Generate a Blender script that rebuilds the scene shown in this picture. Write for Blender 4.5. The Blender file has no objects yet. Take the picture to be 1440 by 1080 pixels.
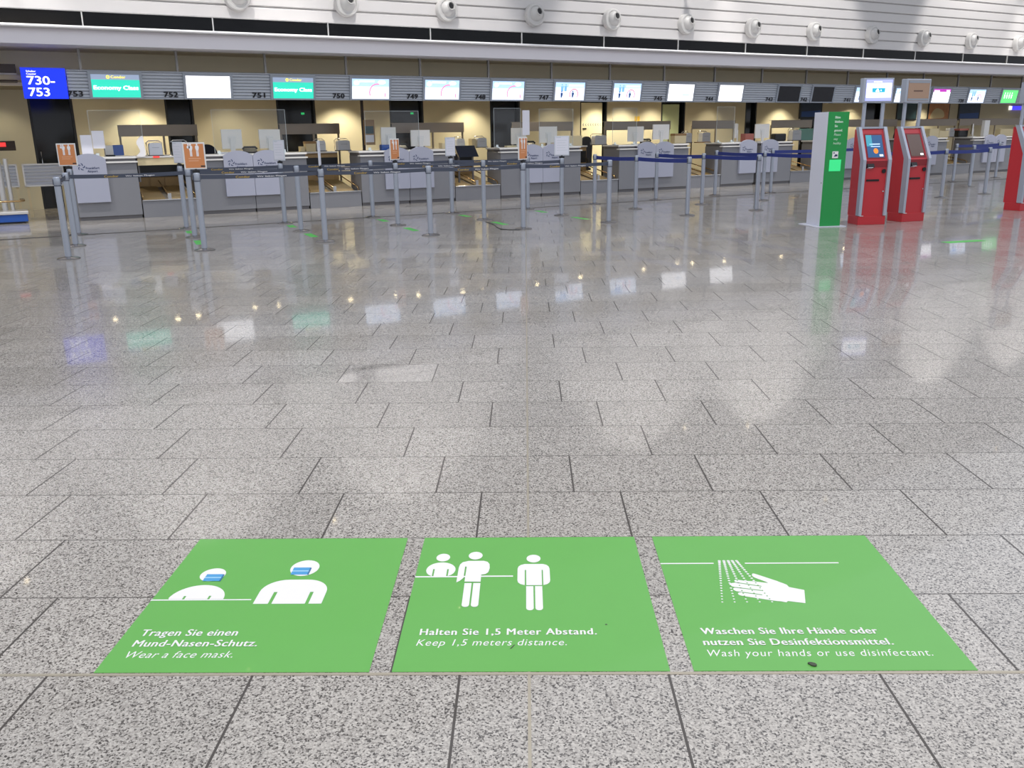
import bpy, bmesh, math, random
from mathutils import Vector, Matrix
sc = bpy.context.scene
COL = sc.collection
PI = math.pi
R = math.radians

# ------------------------------------------------------------------ camera, world, exposure
F_PX, PITCH, ROLL, YAW, CAM_H = 1223.5, 0.2809, 0.0140, -0.0185, 1.548   # image taken as 1440 x 1080
CAM = Vector((0.0025, -2.2508, CAM_H))
_cr, _sr, _cp, _sp, _cy, _sy = (math.cos(ROLL), math.sin(ROLL), math.cos(PITCH), math.sin(PITCH), math.cos(YAW), math.sin(YAW))
def ray(x, y):
    u = (x - 720) / F_PX; v = -(y - 540) / F_PX
    u, v = _cr * u + _sr * v, -_sr * u + _cr * v
    Y = _cp + v * _sp; Z = v * _cp - _sp
    return Vector((_cy * u + _sy * Y, -_sy * u + _cy * Y, Z))
fwd = ray(720, 540).normalized()
right = (ray(721, 540) - ray(720, 540)).normalized()
up = right.cross(fwd)
cam_d = bpy.data.cameras.new('camera'); cam = bpy.data.objects.new('camera', cam_d); COL.objects.link(cam)
m = Matrix((right, up, -fwd)).transposed().to_4x4(); m.translation = CAM
cam.matrix_world = m
cam_d.sensor_width = 36; cam_d.lens = F_PX / 1440 * 36; cam_d.clip_end = 300; cam_d.clip_start = .05
sc.camera = cam
sc.view_settings.view_transform = 'Standard'; sc.view_settings.look = 'None'
sc.view_settings.gamma = 1; sc.view_settings.exposure = 0.12; sc.view_settings.use_curve_mapping = False
wd = bpy.data.worlds.new('hall_ambient'); sc.world = wd; wd.use_nodes = True
wd.node_tree.nodes['Background'].inputs[0].default_value = (0.86, 0.90, 1.0, 1)
wd.node_tree.nodes['Background'].inputs[1].default_value = 0.62

# wall frame: the row of counters runs at 30 degrees to the tile grid
T30 = R(30); EV = Vector((math.cos(T30), math.sin(T30), 0)); NV = Vector((math.sin(T30), -math.cos(T30), 0)); D0 = 19.9 * math.cos(T30)
def W(s, w=0.0, z=0.0):
    return EV * s - NV * D0 + NV * w + Vector((0, 0, z))
def SZ(x, y, w=0.0):
    P0 = -NV * D0 + NV * w; r = ray(x, y); t = (P0 - CAM).dot(NV) / r.dot(NV); p = CAM + r * t
    return p.dot(EV), p.z
def light(name, kind, loc, energy, color, target=None, **kw):
    d = bpy.data.lights.new(name, kind); d.energy = energy; d.color = color
    for k, v in kw.items(): setattr(d, k, v)
    o = bpy.data.objects.new(name, d); COL.objects.link(o); o.location = loc
    if target is not None: o.rotation_euler = (Vector(target) - Vector(loc)).to_track_quat('-Z', 'Y').to_euler()
    return o
# large soft fill lights, added unseen above the concourse to brighten the floor
hl = light('hall_fill', 'AREA', W(9, 12, 9.4), 1250, (0.83, 0.89, 1.0), None, shape='RECTANGLE', size=46, size_y=12); hl.rotation_euler = (0, 0, T30)
light('hall_fill_near', 'AREA', (1.2, -3.2, 5.0), 50, (1.0, 0.74, 0.43), (.8, -.6, 0), shape='RECTANGLE', size=4, size_y=3)  # warm fill added over the camera end to tint the nearest floor
light('hall_fill_middle', 'AREA', (1.2, 3.0, 8.5), 190, (1.0, 0.97, 0.93), (1.2, 3.6, 0), shape='RECTANGLE', size=7, size_y=4)  # fill added to make a brighter pool on the middle floor
# wall washers
WASH = [(-3.2, 1.0), (1.6, 1.0), (6.4, 1.0), (13.6, .85), (18.4, 1.0), (26.6, 1.0), (31.4, 1.0), (36.2, 1.0)]
WASH_Z, WASH_W = 9.0, 2.9
for i, (s_, e_) in enumerate(WASH):
    light('wall_washer_beam', 'SPOT', W(s_, WASH_W - .1, WASH_Z - .12), 1300 * e_, (1.0, .965, .93), W(s_ + .15, 0, 4.4), spot_size=R(64), spot_blend=.35, shadow_soft_size=.06)

# ------------------------------------------------------------------ materials
def lin(h):
    h = h.lstrip('#'); out = []
    for i in (0, 2, 4):
        c = int(h[i:i + 2], 16) / 255
        out.append(c / 12.92 if c <= .04045 else ((c + .055) / 1.055) ** 2.4)
    return (*out, 1)
MATS = {}
def mat(name, col='#888888', rough=.5, metal=0.0, emit=None, es=1.0, coat=0.0, alpha=1.0, bump=0.0, bscale=200, spec=.5, var=0.0):
    if name in MATS: return MATS[name]
    mt = bpy.data.materials.new(name); mt.use_nodes = True; nt = mt.node_tree; b = nt.nodes['Principled BSDF']
    b.inputs['Base Color'].default_value = lin(col); b.inputs['Roughness'].default_value = rough
    b.inputs['Metallic'].default_value = metal; b.inputs['Coat Weight'].default_value = coat; b.inputs['Alpha'].default_value = alpha
    b.inputs['Specular IOR Level'].default_value = spec
    if emit:
        b.inputs['Emission Color'].default_value = lin(emit); b.inputs['Emission Strength'].default_value = es
    if bump or var:
        tc = nt.nodes.new('ShaderNodeTexCoord'); nz = nt.nodes.new('ShaderNodeTexNoise'); nz.inputs['Scale'].default_value = bscale
        nz.inputs['Detail'].default_value = 4
        nt.links.new(tc.outputs['Object'], nz.inputs['Vector'])
        if bump:
            bp = nt.nodes.new('ShaderNodeBump'); bp.inputs['Strength'].default_value = bump; bp.inputs['Distance'].default_value = .002
            nt.links.new(nz.outputs['Fac'], bp.inputs['Height']); nt.links.new(bp.outputs['Normal'], b.inputs['Normal'])
        if var:
            mx = nt.nodes.new('ShaderNodeMix'); mx.data_type = 'RGBA'
            c = lin(col); mx.inputs[6].default_value = tuple(v * (1 - var) for v in c[:3]) + (1,); mx.inputs[7].default_value = tuple(min(1, v * (1 + var)) for v in c[:3]) + (1,)
            nt.links.new(nz.outputs['Fac'], mx.inputs[0]); nt.links.new(mx.outputs[2], b.inputs['Base Color'])
    MATS[name] = mt; return mt
def M(n): return MATS[n]
mat('white_slats', '#c4c1bf', .45, var=.03, bscale=1.5)
mat('canopy_grey', '#d9d5d9', .5, var=.02, bscale=2)
mat('canopy_lip', '#eeecec', .35)
mat('dark_band', '#0b0c0e', .12, spec=.25)
mat('thin_metal', '#d6d4d0', .3, .6)
mat('beige_wall', '#d0c8ad', .55, var=.03, bscale=3)
mat('beige_upper', '#ece2c6', .6, var=.03, bscale=2)
mat('soffit_beige', '#ece0c6', .6)
mat('inner_ceiling', '#8f836b', .7)
mat('louver', '#b4b9c1', .62, .1)
mat('louver_post', '#8c8a88', .4, .5)
mat('door_dark', '#14171a', .12)
mat('door_frame_dark', '#1d1f22', .35)
mat('door_cream', '#f8f1cf', .5)
mat('door_green', '#b9c59b', .3)
mat('steel', '#85868b', .42, .3, var=.03, bscale=4)
mat('steel_dark', '#6b6a6d', .45, .4)
mat('panel_blue_grey', '#a5a8b8', .45, .1)
mat('counter_white', '#dcdad6', .3)
mat('logo_navy', '#2c3a5e', .5)
mat('chrome', '#cfcfcf', .15, 1)
mat('gate_slat', '#d3d6db', .3, .35)
mat('brass', '#b3956a', .25, .9)
mat('belt_rubber', '#7f6a43', .5)
mat('gold_wood', '#a3865a', .45, var=.12, bscale=8)
mat('cream_plastic', '#d9c9a0', .5)
mat('device_grey', '#d2d6dd', .4)
mat('device_white', '#e3e2df', .4)
mat('monitor_back', '#ebe8e3', .45)
mat('black_plastic', '#17181b', .4)
mat('navy_fabric', '#1c2130', .8, bump=.4, bscale=400)
mat('paper', '#e6e6ee', .6)
mat('caption_peach', '#e6b08a', .5)
mat('orange_sheet', '#d58a55', .5)
mat('shield_steel', '#8e8478', .3, .75)
mat('post_silver', '#aeb4bf', .3, .55)
mat('head_silver', '#9fa5b0', .35, .4)
mat('post_base', '#8a8786', .22, .8)
mat('belt_dark', '#464c5b', .6)
mat('belt_blue', '#24347f', .55)
mat('condor_yellow', '#c9a84a', .6)
mat('white_print', '#f3f1f1', .5)
mat('green_vinyl', '#64b24e', .42, coat=.15, var=.025, bscale=9)
mat('green_tape', '#4fc24e', .4)
mat('mask_blue', '#4a9fd8', .5)
mat('mask_light', '#a9d7ef', .5)
mat('mask_shade', '#2f6f9f', .5)
mat('gum_dark', '#47503f', .7)
mat('pillar_white', '#d8d9e3', .4)
mat('pillar_green', '#23984a', .4)
mat('pillar_text', '#d8f0dc', .5, emit='#d8f0dc', es=.05)
mat('glow_green', '#3fe088', .3, emit='#35e083', es=.42)
mat('kiosk_red', '#c22b33', .38, coat=.2)
mat('kiosk_red_dark', '#8a2028', .5)
mat('kiosk_rail', '#b4bac6', .35, .4)
mat('slot_black', '#121013', .5)
mat('kiosk_screen', '#1f4a74', .15, emit='#24527f', es=.6)
mat('kiosk_screen_teal', '#3f93a5', .2, emit='#3f93a5', es=.6)
mat('kiosk_orange', '#ef8127', .3, emit='#ef8127', es=.8)
mat('kiosk_screen_off', '#6a5248', .12)
mat('kiosk_screen_brown', '#8d7462', .2, emit='#8d7462', es=.35)
mat('lavender', '#a9aee0', .3, emit='#9a9fdc', es=.9)
mat('screen_white', '#ffffff', .3, emit='#fbfaff', es=1.25)
mat('screen_pale', '#e6f0ff', .3, emit='#dfeaff', es=1.05)
mat('screen_sky', '#b8d4f5', .3, emit='#a9c8f2', es=1.0)
mat('screen_teal', '#35c9b0', .3, emit='#2cc4a6', es=.95)
mat('screen_head', '#93a1b5', .3, emit='#8c99b4', es=.7)
mat('screen_yellow', '#f5e56a', .3, emit='#f3df52', es=1.0)
mat('screen_pink', '#e98aa6', .3, emit='#ea86a6', es=.9)
mat('screen_red_ring', '#e0738a', .3, emit='#e2708b', es=.9)
mat('screen_blue', '#7fb2ec', .3, emit='#78aeea', es=.9)
mat('screen_navy', '#27467c', .3, emit='#27467c', es=.7)
mat('screen_magenta', '#b63bb0', .3, emit='#b336b0', es=.9)
mat('screen_green', '#6fdf83', .3, emit='#62da78', es=.9)
mat('screen_cyan_box', '#2aa2bd', .3, emit='#259fbb', es=.9)
mat('screen_black', '#17181f', .2)
mat('screen_frame', '#9aa1ab', .5, .1)
mat('sign_blue', '#1c3be0', .35, emit='#1733e6', es=.75)
mat('sign_white', '#ffffff', .4, emit='#ffffff', es=.85)
mat('number_black', '#15161c', .5)
mat('nozzle_white', '#bdbbb8', .4)
mat('hole_black', '#0c0c0d', .6)
mat('lamp_glow', '#fff0d0', .4, emit='#ffe8b8', es=28)
mat('lamp_body', '#4b4b4d', .4, .5)
mat('scale_blue', '#1f4f9e', .4)
mat('red_led', '#d6403c', .4, emit='#e23b3b', es=.9)
mat('acrylic_edge', '#c9d2d4', .1)
mat('poster_orange', '#c98e62', .5, var=.35, bscale=6)
mat('poster_navy', '#1e3350', .4, var=.5, bscale=4)
mat('poster_teal', '#2c4a52', .4, var=.4, bscale=5)
mat('yellow_note', '#e0b840', .6)
mat('brown_dark', '#3d322b', .5)
mat('trim_strip', '#b3aa98', .4, .5)
mat('joint_dark', '#57534f', .6)
mat('box_brown', '#9a7a52', .6)
mat('teal_screen_box', '#7fb5aa', .4)
mat('reddish', '#b0685a', .5)
mat('purple_sign', '#4a48e0', .4, emit='#4a40f0', es=1.0)

def acrylic():
    mt = bpy.data.materials.new('clear_acrylic'); mt.use_nodes = True; nt = mt.node_tree
    for n in list(nt.nodes): nt.nodes.remove(n)
    o = nt.nodes.new('ShaderNodeOutputMaterial'); mx = nt.nodes.new('ShaderNodeMixShader'); t = nt.nodes.new('ShaderNodeBsdfTransparent'); g = nt.nodes.new('ShaderNodeBsdfGlossy')
    t.inputs[0].default_value = (.96, .97, .97, 1); g.inputs['Roughness'].default_value = .02; mx.inputs[0].default_value = .035
    nt.links.new(t.outputs[0], mx.inputs[1]); nt.links.new(g.outputs[0], mx.inputs[2]); nt.links.new(mx.outputs[0], o.inputs[0])
    MATS['acrylic'] = mt
acrylic()

TB, TA = 0.62, 0.4542      # granite tile width and depth
def floor_material():
    mt = bpy.data.materials.new('granite_tiles'); mt.use_nodes = True; nt = mt.node_tree; L = nt.links.new
    b = nt.nodes['Principled BSDF']
    def N(t, **kw):
        n = nt.nodes.new(t)
        for k, v in kw.items(): setattr(n, k, v)
        return n
    def math_(op, a, bb=None, c=None):
        n = N('ShaderNodeMath', operation=op)
        for i, v in enumerate((a, bb, c)):
            if v is None: continue
            if isinstance(v, (int, float)): n.inputs[i].default_value = v
            else: L(v, n.inputs[i])
        return n.outputs[0]
    geo = N('ShaderNodeNewGeometry'); sep = N('ShaderNodeSeparateXYZ'); L(geo.outputs['Position'], sep.inputs[0])
    X, Y = sep.outputs[0], sep.outputs[1]
    v = math_('DIVIDE', Y, TA); k = math_('FLOOR', v); fv = math_('SUBTRACT', v, k)
    sh = math_('DIVIDE', math_('SUBTRACT', k, 1.0), 3.0)
    # joints lie at X = b * (m + phi_k), phi = -(k-1)/3
    u = math_('ADD', math_('DIVIDE', X, TB), sh); um = math_('FLOOR', u); fu = math_('SUBTRACT', u, um)
    du = math_('MULTIPLY', math_('MINIMUM', fu, math_('SUBTRACT', 1.0, fu)), TB)
    dv = math_('MULTIPLY', math_('MINIMUM', fv, math_('SUBTRACT', 1.0, fv)), TA)
    ju = math_('LESS_THAN', du, .0040); jv = math_('LESS_THAN', dv, .0028)
    joint = math_('MAXIMUM', ju, jv)
    idv = N('ShaderNodeCombineXYZ'); L(um, idv.inputs[0]); L(k, idv.inputs[1])
    wn = N('ShaderNodeTexWhiteNoise', noise_dimensions='2D'); L(idv.outputs[0], wn.inputs['Vector'])
    # speckle
    off = N('ShaderNodeVectorMath', operation='ADD'); sc_ = N('ShaderNodeVectorMath', operation='SCALE'); sc_.inputs[3].default_value = 3.7
    L(idv.outputs[0], sc_.inputs[0]); L(geo.outputs['Position'], off.inputs[0]); L(sc_.outputs[0], off.inputs[1])
    vo = N('ShaderNodeTexVoronoi', feature='F1'); vo.inputs['Scale'].default_value = 200; vo.inputs['Randomness'].default_value = 1
    L(off.outputs[0], vo.inputs['Vector'])
    sp = N('ShaderNodeSeparateColor'); L(vo.outputs['Color'], sp.inputs[0])
    nz = N('ShaderNodeTexNoise'); nz.inputs['Scale'].default_value = 120; nz.inputs['Detail'].default_value = 3; L(off.outputs[0], nz.inputs['Vector'])
    val = math_('ADD', math_('MULTIPLY', sp.outputs[0], .62), math_('MULTIPLY', nz.outputs['Fac'], .38))
    rp = N('ShaderNodeValToRGB'); L(val, rp.inputs[0])
    el = rp.color_ramp.elements
    el[0].position = .20; el[0].color = lin('#453e38'); el[1].position = .80; el[1].color = lin('#dfd9d0')
    for p, c in ((.28, '#6b655f'), (.36, '#aaa49c'), (.58, '#c5bfb7')):
        e = el.new(p); e.color = lin(c)
    big = N('ShaderNodeTexNoise'); big.inputs['Scale'].default_value = .9; big.inputs['Detail'].default_value = 3; L(geo.outputs['Position'], big.inputs['Vector'])
    tv = math_('ADD', math_('MULTIPLY', wn.outputs['Value'], .10), math_('ADD', math_('MULTIPLY', big.outputs['Fac'], .10), .70))
    hsv = N('ShaderNodeHueSaturation'); L(rp.outputs[0], hsv.inputs['Color']); L(tv, hsv.inputs['Value'])
    mx = N('ShaderNodeMix', data_type='RGBA'); L(joint, mx.inputs[0]); L(hsv.outputs[0], mx.inputs[6]); mx.inputs[7].default_value = lin('#47413c')
    L(mx.outputs[2], b.inputs['Base Color'])
    # one freshly polished tile, the rest worn satin
    one = math_('MULTIPLY', math_('COMPARE', k, 7.0, .1), math_('COMPARE', um, 0.0, .1))
    rr = math_('ADD', math_('MULTIPLY', wn.outputs['Value'], .05), .20)
    rr = math_('MULTIPLY', rr, math_('SUBTRACT', 1.0, math_('MULTIPLY', one, .75)))
    L(math_('ADD', rr, math_('MULTIPLY', joint, .5)), b.inputs['Roughness'])
    b.inputs['IOR'].default_value = 1.48
    L(math_('ADD', math_('MULTIPLY', one, .6), .4), b.inputs['Coat Weight']); b.inputs['Coat Roughness'].default_value = .04
    # slight tilt of each tile
    wn2 = N('ShaderNodeTexWhiteNoise', noise_dimensions='2D'); L(idv.outputs[0], wn2.inputs['Vector'])
    vs = N('ShaderNodeVectorMath', operation='SUBTRACT'); L(wn2.outputs['Color'], vs.inputs[0]); vs.inputs[1].default_value = (.5, .5, .5)
    vm = N('ShaderNodeVectorMath', operation='MULTIPLY'); L(vs.outputs[0], vm.inputs[0]); vm.inputs[1].default_value = (.006, .006, 0)
    va = N('ShaderNodeVectorMath', operation='ADD'); L(geo.outputs['Normal'], va.inputs[0]); L(vm.outputs[0], va.inputs[1])
    vn = N('ShaderNodeVectorMath', operation='NORMALIZE'); L(va.outputs[0], vn.inputs[0]); L(vn.outputs[0], b.inputs['Normal'])
    MATS['granite'] = mt
floor_material()

# ------------------------------------------------------------------ mesh helpers
class MB:
    def __init__(s): s.bm = bmesh.new()
    def box(s, x0, x1, y0, y1, z0, z1, bev=0.0):
        vs = [s.bm.verts.new((x, y, z)) for x in (x0, x1) for y in (y0, y1) for z in (z0, z1)]
        fs = [(0, 1, 3, 2), (4, 6, 7, 5), (0, 4, 5, 1), (2, 3, 7, 6), (0, 2, 6, 4), (1, 5, 7, 3)]
        fc = [s.bm.faces.new([vs[i] for i in f]) for f in fs]
        if bev:
            ed = list({e for f in fc for e in f.edges})
            bmesh.ops.bevel(s.bm, geom=ed, offset=bev, segments=2, affect='EDGES', profile=.5)
        return s
    def prism(s, pts, d0, d1, axis='y'):
        def P(a, b, d):
            return {'y': (a, d, b), 'z': (a, b, d), 'x': (d, a, b)}[axis]
        A = [s.bm.verts.new(P(a, b, d0)) for a, b in pts]; B = [s.bm.verts.new(P(a, b, d1)) for a, b in pts]
        n = len(pts); s.bm.faces.new(A); s.bm.faces.new(B[::-1])
        for i in range(n): s.bm.faces.new((A[i], B[i], B[(i + 1) % n], A[(i + 1) % n]))
        return s
    def flat(s, pts, z=0.0, axis='z', holes=()):
        def P(a, b): return {'z': (a, b, z), 'y': (a, z, b)}[axis]
        s.bm.faces.new([s.bm.verts.new(P(a, b)) for a, b in pts]); return s
    def lathe(s, prof, seg=24, axis='z', off=(0, 0, 0), cap=True):
        rings = []
        for r, h in prof:
            ring = []
            for i in range(seg):
                a = 2 * PI * i / seg; c, d = r * math.cos(a), r * math.sin(a)
                p = {'z': (c, d, h), 'y': (c, h, d), 'x': (h, c, d)}[axis]
                ring.append(s.bm.verts.new((p[0] + off[0], p[1] + off[1], p[2] + off[2])))
            rings.append(ring)
        for a, b in zip(rings, rings[1:]):
            for i in range(seg): s.bm.faces.new((a[i], a[(i + 1) % seg], b[(i + 1) % seg], b[i]))
        if cap:
            s.bm.faces.new(rings[0][::-1]); s.bm.faces.new(rings[-1])
        return s
    def tube(s, pts, r, seg=8):
        pts = [Vector(p) for p in pts]; rings = []
        for i, p in enumerate(pts):
            t = (pts[min(i + 1, len(pts) - 1)] - pts[max(i - 1, 0)]).normalized()
            u = t.cross(Vector((0, 0, 1)));
            if u.length < 1e-3: u = t.cross(Vector((1, 0, 0)))
            u.normalize(); v = t.cross(u)
            rings.append([s.bm.verts.new(p + (u * math.cos(2 * PI * k / seg) + v * math.sin(2 * PI * k / seg)) * r) for k in range(seg)])
        for a, b in zip(rings, rings[1:]):
            for k in range(seg): s.bm.faces.new((a[k], a[(k + 1) % seg], b[(k + 1) % seg], b[k]))
        s.bm.faces.new(rings[0][::-1]); s.bm.faces.new(rings[-1]); return s
    def mesh(s, name, material, smooth=None):
        bmesh.ops.recalc_face_normals(s.bm, faces=s.bm.faces)
        me = bpy.data.meshes.new(name); s.bm.to_mesh(me); s.bm.free(); me.materials.append(material)
        if smooth:
            for p in me.polygons: p.use_smooth = True
            try: me.set_sharp_from_angle(angle=R(smooth))
            except Exception: pass
        return me
CACHE = {}
def add(name, me, parent=None, loc=(0, 0, 0), rot=0.0):
    o = bpy.data.objects.new(name, me); COL.objects.link(o)
    if parent: o.parent = parent
    o.location = loc; o.rotation_euler = (0, 0, rot); return o
def part(name, mb, material, parent=None, smooth=None, key=None, loc=(0, 0, 0), rot=0.0):
    """mb: an MB, or a function returning one when key caches the mesh"""
    if isinstance(material, str): material = M(material)
    if key is not None:
        if key not in CACHE: CACHE[key] = mb().mesh(name, material, smooth)
        me = CACHE[key]
    else:
        me = (mb() if callable(mb) else mb).mesh(name, material, smooth)
    return add(name, me, parent, loc, rot)
def tag(o, label, cat, group=None):
    o['label'] = label; o['category'] = cat
    if group: o['group'] = group
    return o
def thing(name, label, cat, loc, rot=T30, group=None):
    o = bpy.data.objects.new(name, None); COL.objects.link(o); o.empty_display_size = .1
    o.location = loc; o.rotation_euler = (0, 0, rot); return tag(o, label, cat, group)
def struct(o): o['kind'] = 'structure'; return o
def wframe(o): o.location = W(0, 0, 0); o.rotation_euler = (0, 0, T30); return o

def text_mesh(body, width, cap, bold=0.0, shear=0.0, space=1.0, stand=True):
    """lettering of a given total width and cap height; stand=True stands it up facing -y"""
    key = ('txt', body, round(width, 4), round(cap, 4), bold, shear, space, stand)
    if key in CACHE: return CACHE[key]
    cu = bpy.data.curves.new('txt', 'FONT'); cu.body = body; cu.size = 1; cu.shear = shear; cu.space_character = space
    cu.resolution_u = 3
    ob = bpy.data.objects.new('txt', cu); COL.objects.link(ob); bpy.context.view_layer.update()
    me = bpy.data.meshes.new_from_object(ob.evaluated_get(bpy.context.evaluated_depsgraph_get()))
    bpy.data.objects.remove(ob); bpy.data.curves.remove(cu)
    xs = [v.co.x for v in me.vertices]; x0, x1 = min(xs), max(xs)
    kx = width / (x1 - x0); ky = cap / .70; t = bold * cap * 2.2
    # bold: three impressions of the letters, each a hair in front of the last
    lay = [(0, 0)] if not bold else [(-t, 0), (0, t * .5), (t, 0), (0, -t * .5)]
    bm = bmesh.new()
    for i, (dx, dy) in enumerate(lay):
        k = len(bm.verts); vs = []
        for v in me.vertices:
            x, y, d = (v.co.x - x0) * kx + dx, v.co.y * ky + dy, .00025 * i
            vs.append(bm.verts.new((x, -d, y) if stand else (x, y, d)))
        for p in me.polygons:
            try: bm.faces.new([vs[j] for j in p.vertices])
            except ValueError: pass
    bpy.data.meshes.remove(me); me = bpy.data.meshes.new('lettering'); bm.to_mesh(me); bm.free()
    CACHE[key] = me; return me
def lettering(name, body, width, cap, material, parent, loc, bold=0.0, shear=0.0, space=1.0, stand=True, rot=0.0):
    me = text_mesh(body, width, cap, bold, shear, space, stand).copy(); me.materials.append(M(material))
    return add(name, me, parent, loc, rot)
def ell(cx, cy, rx, ry, n=28, a0=0, a1=2 * PI):
    full = abs(a1 - a0 - 2 * PI) < 1e-6
    return [(cx + rx * math.cos(a0 + (a1 - a0) * i / (n if full else n - 1)), cy + ry * math.sin(a0 + (a1 - a0) * i / (n if full else n - 1))) for i in range(n)]
def ring(mb, cx, cy, r0, r1, a0, a1, z, axis='y', n=28):
    P = lambda a, b: {'z': (a, b, z), 'y': (a, z, b)}[axis]
    for i in range(n):
        t0, t1 = a0 + (a1 - a0) * i / n, a0 + (a1 - a0) * (i + 1) / n
        mb.bm.faces.new([mb.bm.verts.new(P(cx + r * math.cos(t), cy + r * math.sin(t))) for r, t in ((r0, t0), (r1, t0), (r1, t1), (r0, t1))])
    return mb
def smooth_poly(pts, n=4):
    """closed Catmull-Rom through pts"""
    out = []; L = len(pts)
    for i in range(L):
        p0, p1, p2, p3 = pts[i - 1], pts[i], pts[(i + 1) % L], pts[(i + 2) % L]
        for k in range(n):
            t = k / n
            out.append(tuple(.5 * ((2 * p1[j]) + (-p0[j] + p2[j]) * t + (2 * p0[j] - 5 * p1[j] + 4 * p2[j] - p3[j]) * t * t + (-p0[j] + 3 * p1[j] - 3 * p2[j] + p3[j]) * t ** 3) for j in (0, 1)))
    return out

# ------------------------------------------------------------------ setting
fl = MB(); fl.flat([(-34, -9), (60, -9), (60, 62), (-34, 62)]); struct(part('floor', fl, 'granite'))
struct(part('trim_1', MB().box(-20, 30, -.006, .006, 0, .0012), 'trim_strip'))
struct(part('trim_2', MB().box(-.0045, .0045, -4, 16.4, 0, .0009), 'trim_strip'))
struct(wframe(part('trim_3', MB().box(-6, 48, -2.87, -2.73, 0, .0015), 'joint_dark')))

S0, S1 = -4.0, 50.0
# slatted upper wall
uw = MB(); uw.box(S0, S1, .03, .25, 3.83, 10.6)
z = 3.83
while z < 10.4:
    uw.prism([(0.0, z + .004), (-.012, z + .02), (-.012, z + .225), (0.0, z + .235), (.03, z + .235), (.03, z + .004)], S0, S1, axis='x'); z += .262
# (prism on x takes (y, z) pairs)
struct(wframe(part('wall_upper', uw, 'white_slats')))
# dark glazed strip with thin mullions, the canopy below it
win = struct(wframe(part('window_1', MB().box(S0, S1, .02, .2, 3.42, 3.83), 'dark_band')))
for i in range(-2, 21):
    part('mullion', lambda: MB().box(-.011, .011, -.01, .02, 3.44, 3.83), 'thin_metal', win, key='mull', loc=(.42 + 2.365 * i, 0, 0))
can = MB(); can.prism([(-.60, 3.19), (-.60, 3.455), (.1, 3.455), (.1, 3.19)], S0, S1, axis='x')
struct(wframe(part('trim_4', can, 'canopy_grey')))
lip = MB(); lip.prism([(-.70, 3.458), (-.72, 3.475), (-.72, 3.495), (-.70, 3.51), (.01, 3.52), (.01, 3.458)], S0, S1, axis='x')
struct(wframe(part('trim_5', lip, 'canopy_lip')))
struct(wframe(part('ceiling_canopy', MB().box(S0, S1, .1, 1.1, 3.19, 3.3), 'soffit_beige')))
struct(wframe(part('wall_fascia', MB().box(S0, S1, 1.0, 1.2, 2.56, 3.19), 'beige_upper')))
struct(wframe(part('ceiling', MB().box(S0, S1, .14, 4.3, 2.62, 2.7), 'inner_ceiling')))

struct(wframe(part('trim_6', MB().box(S0, -.8, .30, .9, 2.60, 2.90), 'brown_dark')))
struct(wframe(part('trim_7', MB().tube([(S0, .26, 2.72), (-.8, .26, 2.72)], .02), 'thin_metal')))
# back wall with full-height dark doorways
doors = [(-.62, .29), (2.28, 2.93), (4.96, 5.97), (8.02, 9.02), (11.1, 12.09), (14.2, 15.19), (17.3, 18.29), (20.91, 21.43), (23.53, 24.56), (26.83, 27.72)]
bw = MB(); prev = S0
for a, b_ in doors:
    bw.box(prev, a, 4.0, 4.25, 0, 2.62); prev = b_
bw.box(prev, S1, 4.0, 4.25, 0, 2.62)
struct(wframe(part('wall_back', bw, 'beige_wall')))
struct(wframe(part('wall_behind_doors', MB().box(S0, S1, 4.9, 5.0, 0, 2.62), 'door_frame_dark')))
for i, (a, b_) in enumerate(doors):
    d = struct(part('door_%d' % (i + 1), MB().box(a + .05, b_ - .05, 4.12, 4.16, .0, 2.45), 'door_dark')); wframe(d)
    fr = MB(); fr.box(a, a + .05, 4.0, 4.25, 0, 2.62); fr.box(b_ - .05, b_, 4.0, 4.25, 0, 2.62); fr.box(a, b_, 4.0, 4.25, 2.45, 2.62)
    part('door_frame', fr, 'door_frame_dark', d)
    hx = a + .12
    hd = MB(); hd.tube([(hx, 4.12, 1.0), (hx, 4.07, 1.02), (hx, 4.07, 1.28), (hx, 4.12, 1.3)], .012); part('door_handle', hd, 'chrome', d)
    if i == 5:
        part('door_leaf', MB().box(a + .03, a + .80, 3.985, 4.02, 0, 2.40), 'door_cream', d)
        ch = MB()
        for k in range(8):
            x = a + .08 + k * .09
            ch.prism([(x + .035, 1.72), (x, 1.76), (x + .035, 1.80), (x + .045, 1.79), (x + .018, 1.76), (x + .045, 1.73)], 3.978, 3.984)
        part('arrow_marks', ch, 'steel', d)
        part('lock_plate', MB().box(a + .08, a + .21, 3.97, 3.984, 1.62, 1.66), 'black_plastic', d)
    if i == 6:
        part('door_leaf', MB().box(a + .06, a + .72, 3.985, 4.02, 0, 2.36), 'door_green', d)
    if i in (2, 3):
        part('green_glint', MB().box(a + .66, a + .74, 4.09, 4.12, 2.08, 2.13), 'glow_green', d)  # green glint in the dark doorway, put in as a small glowing box

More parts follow.
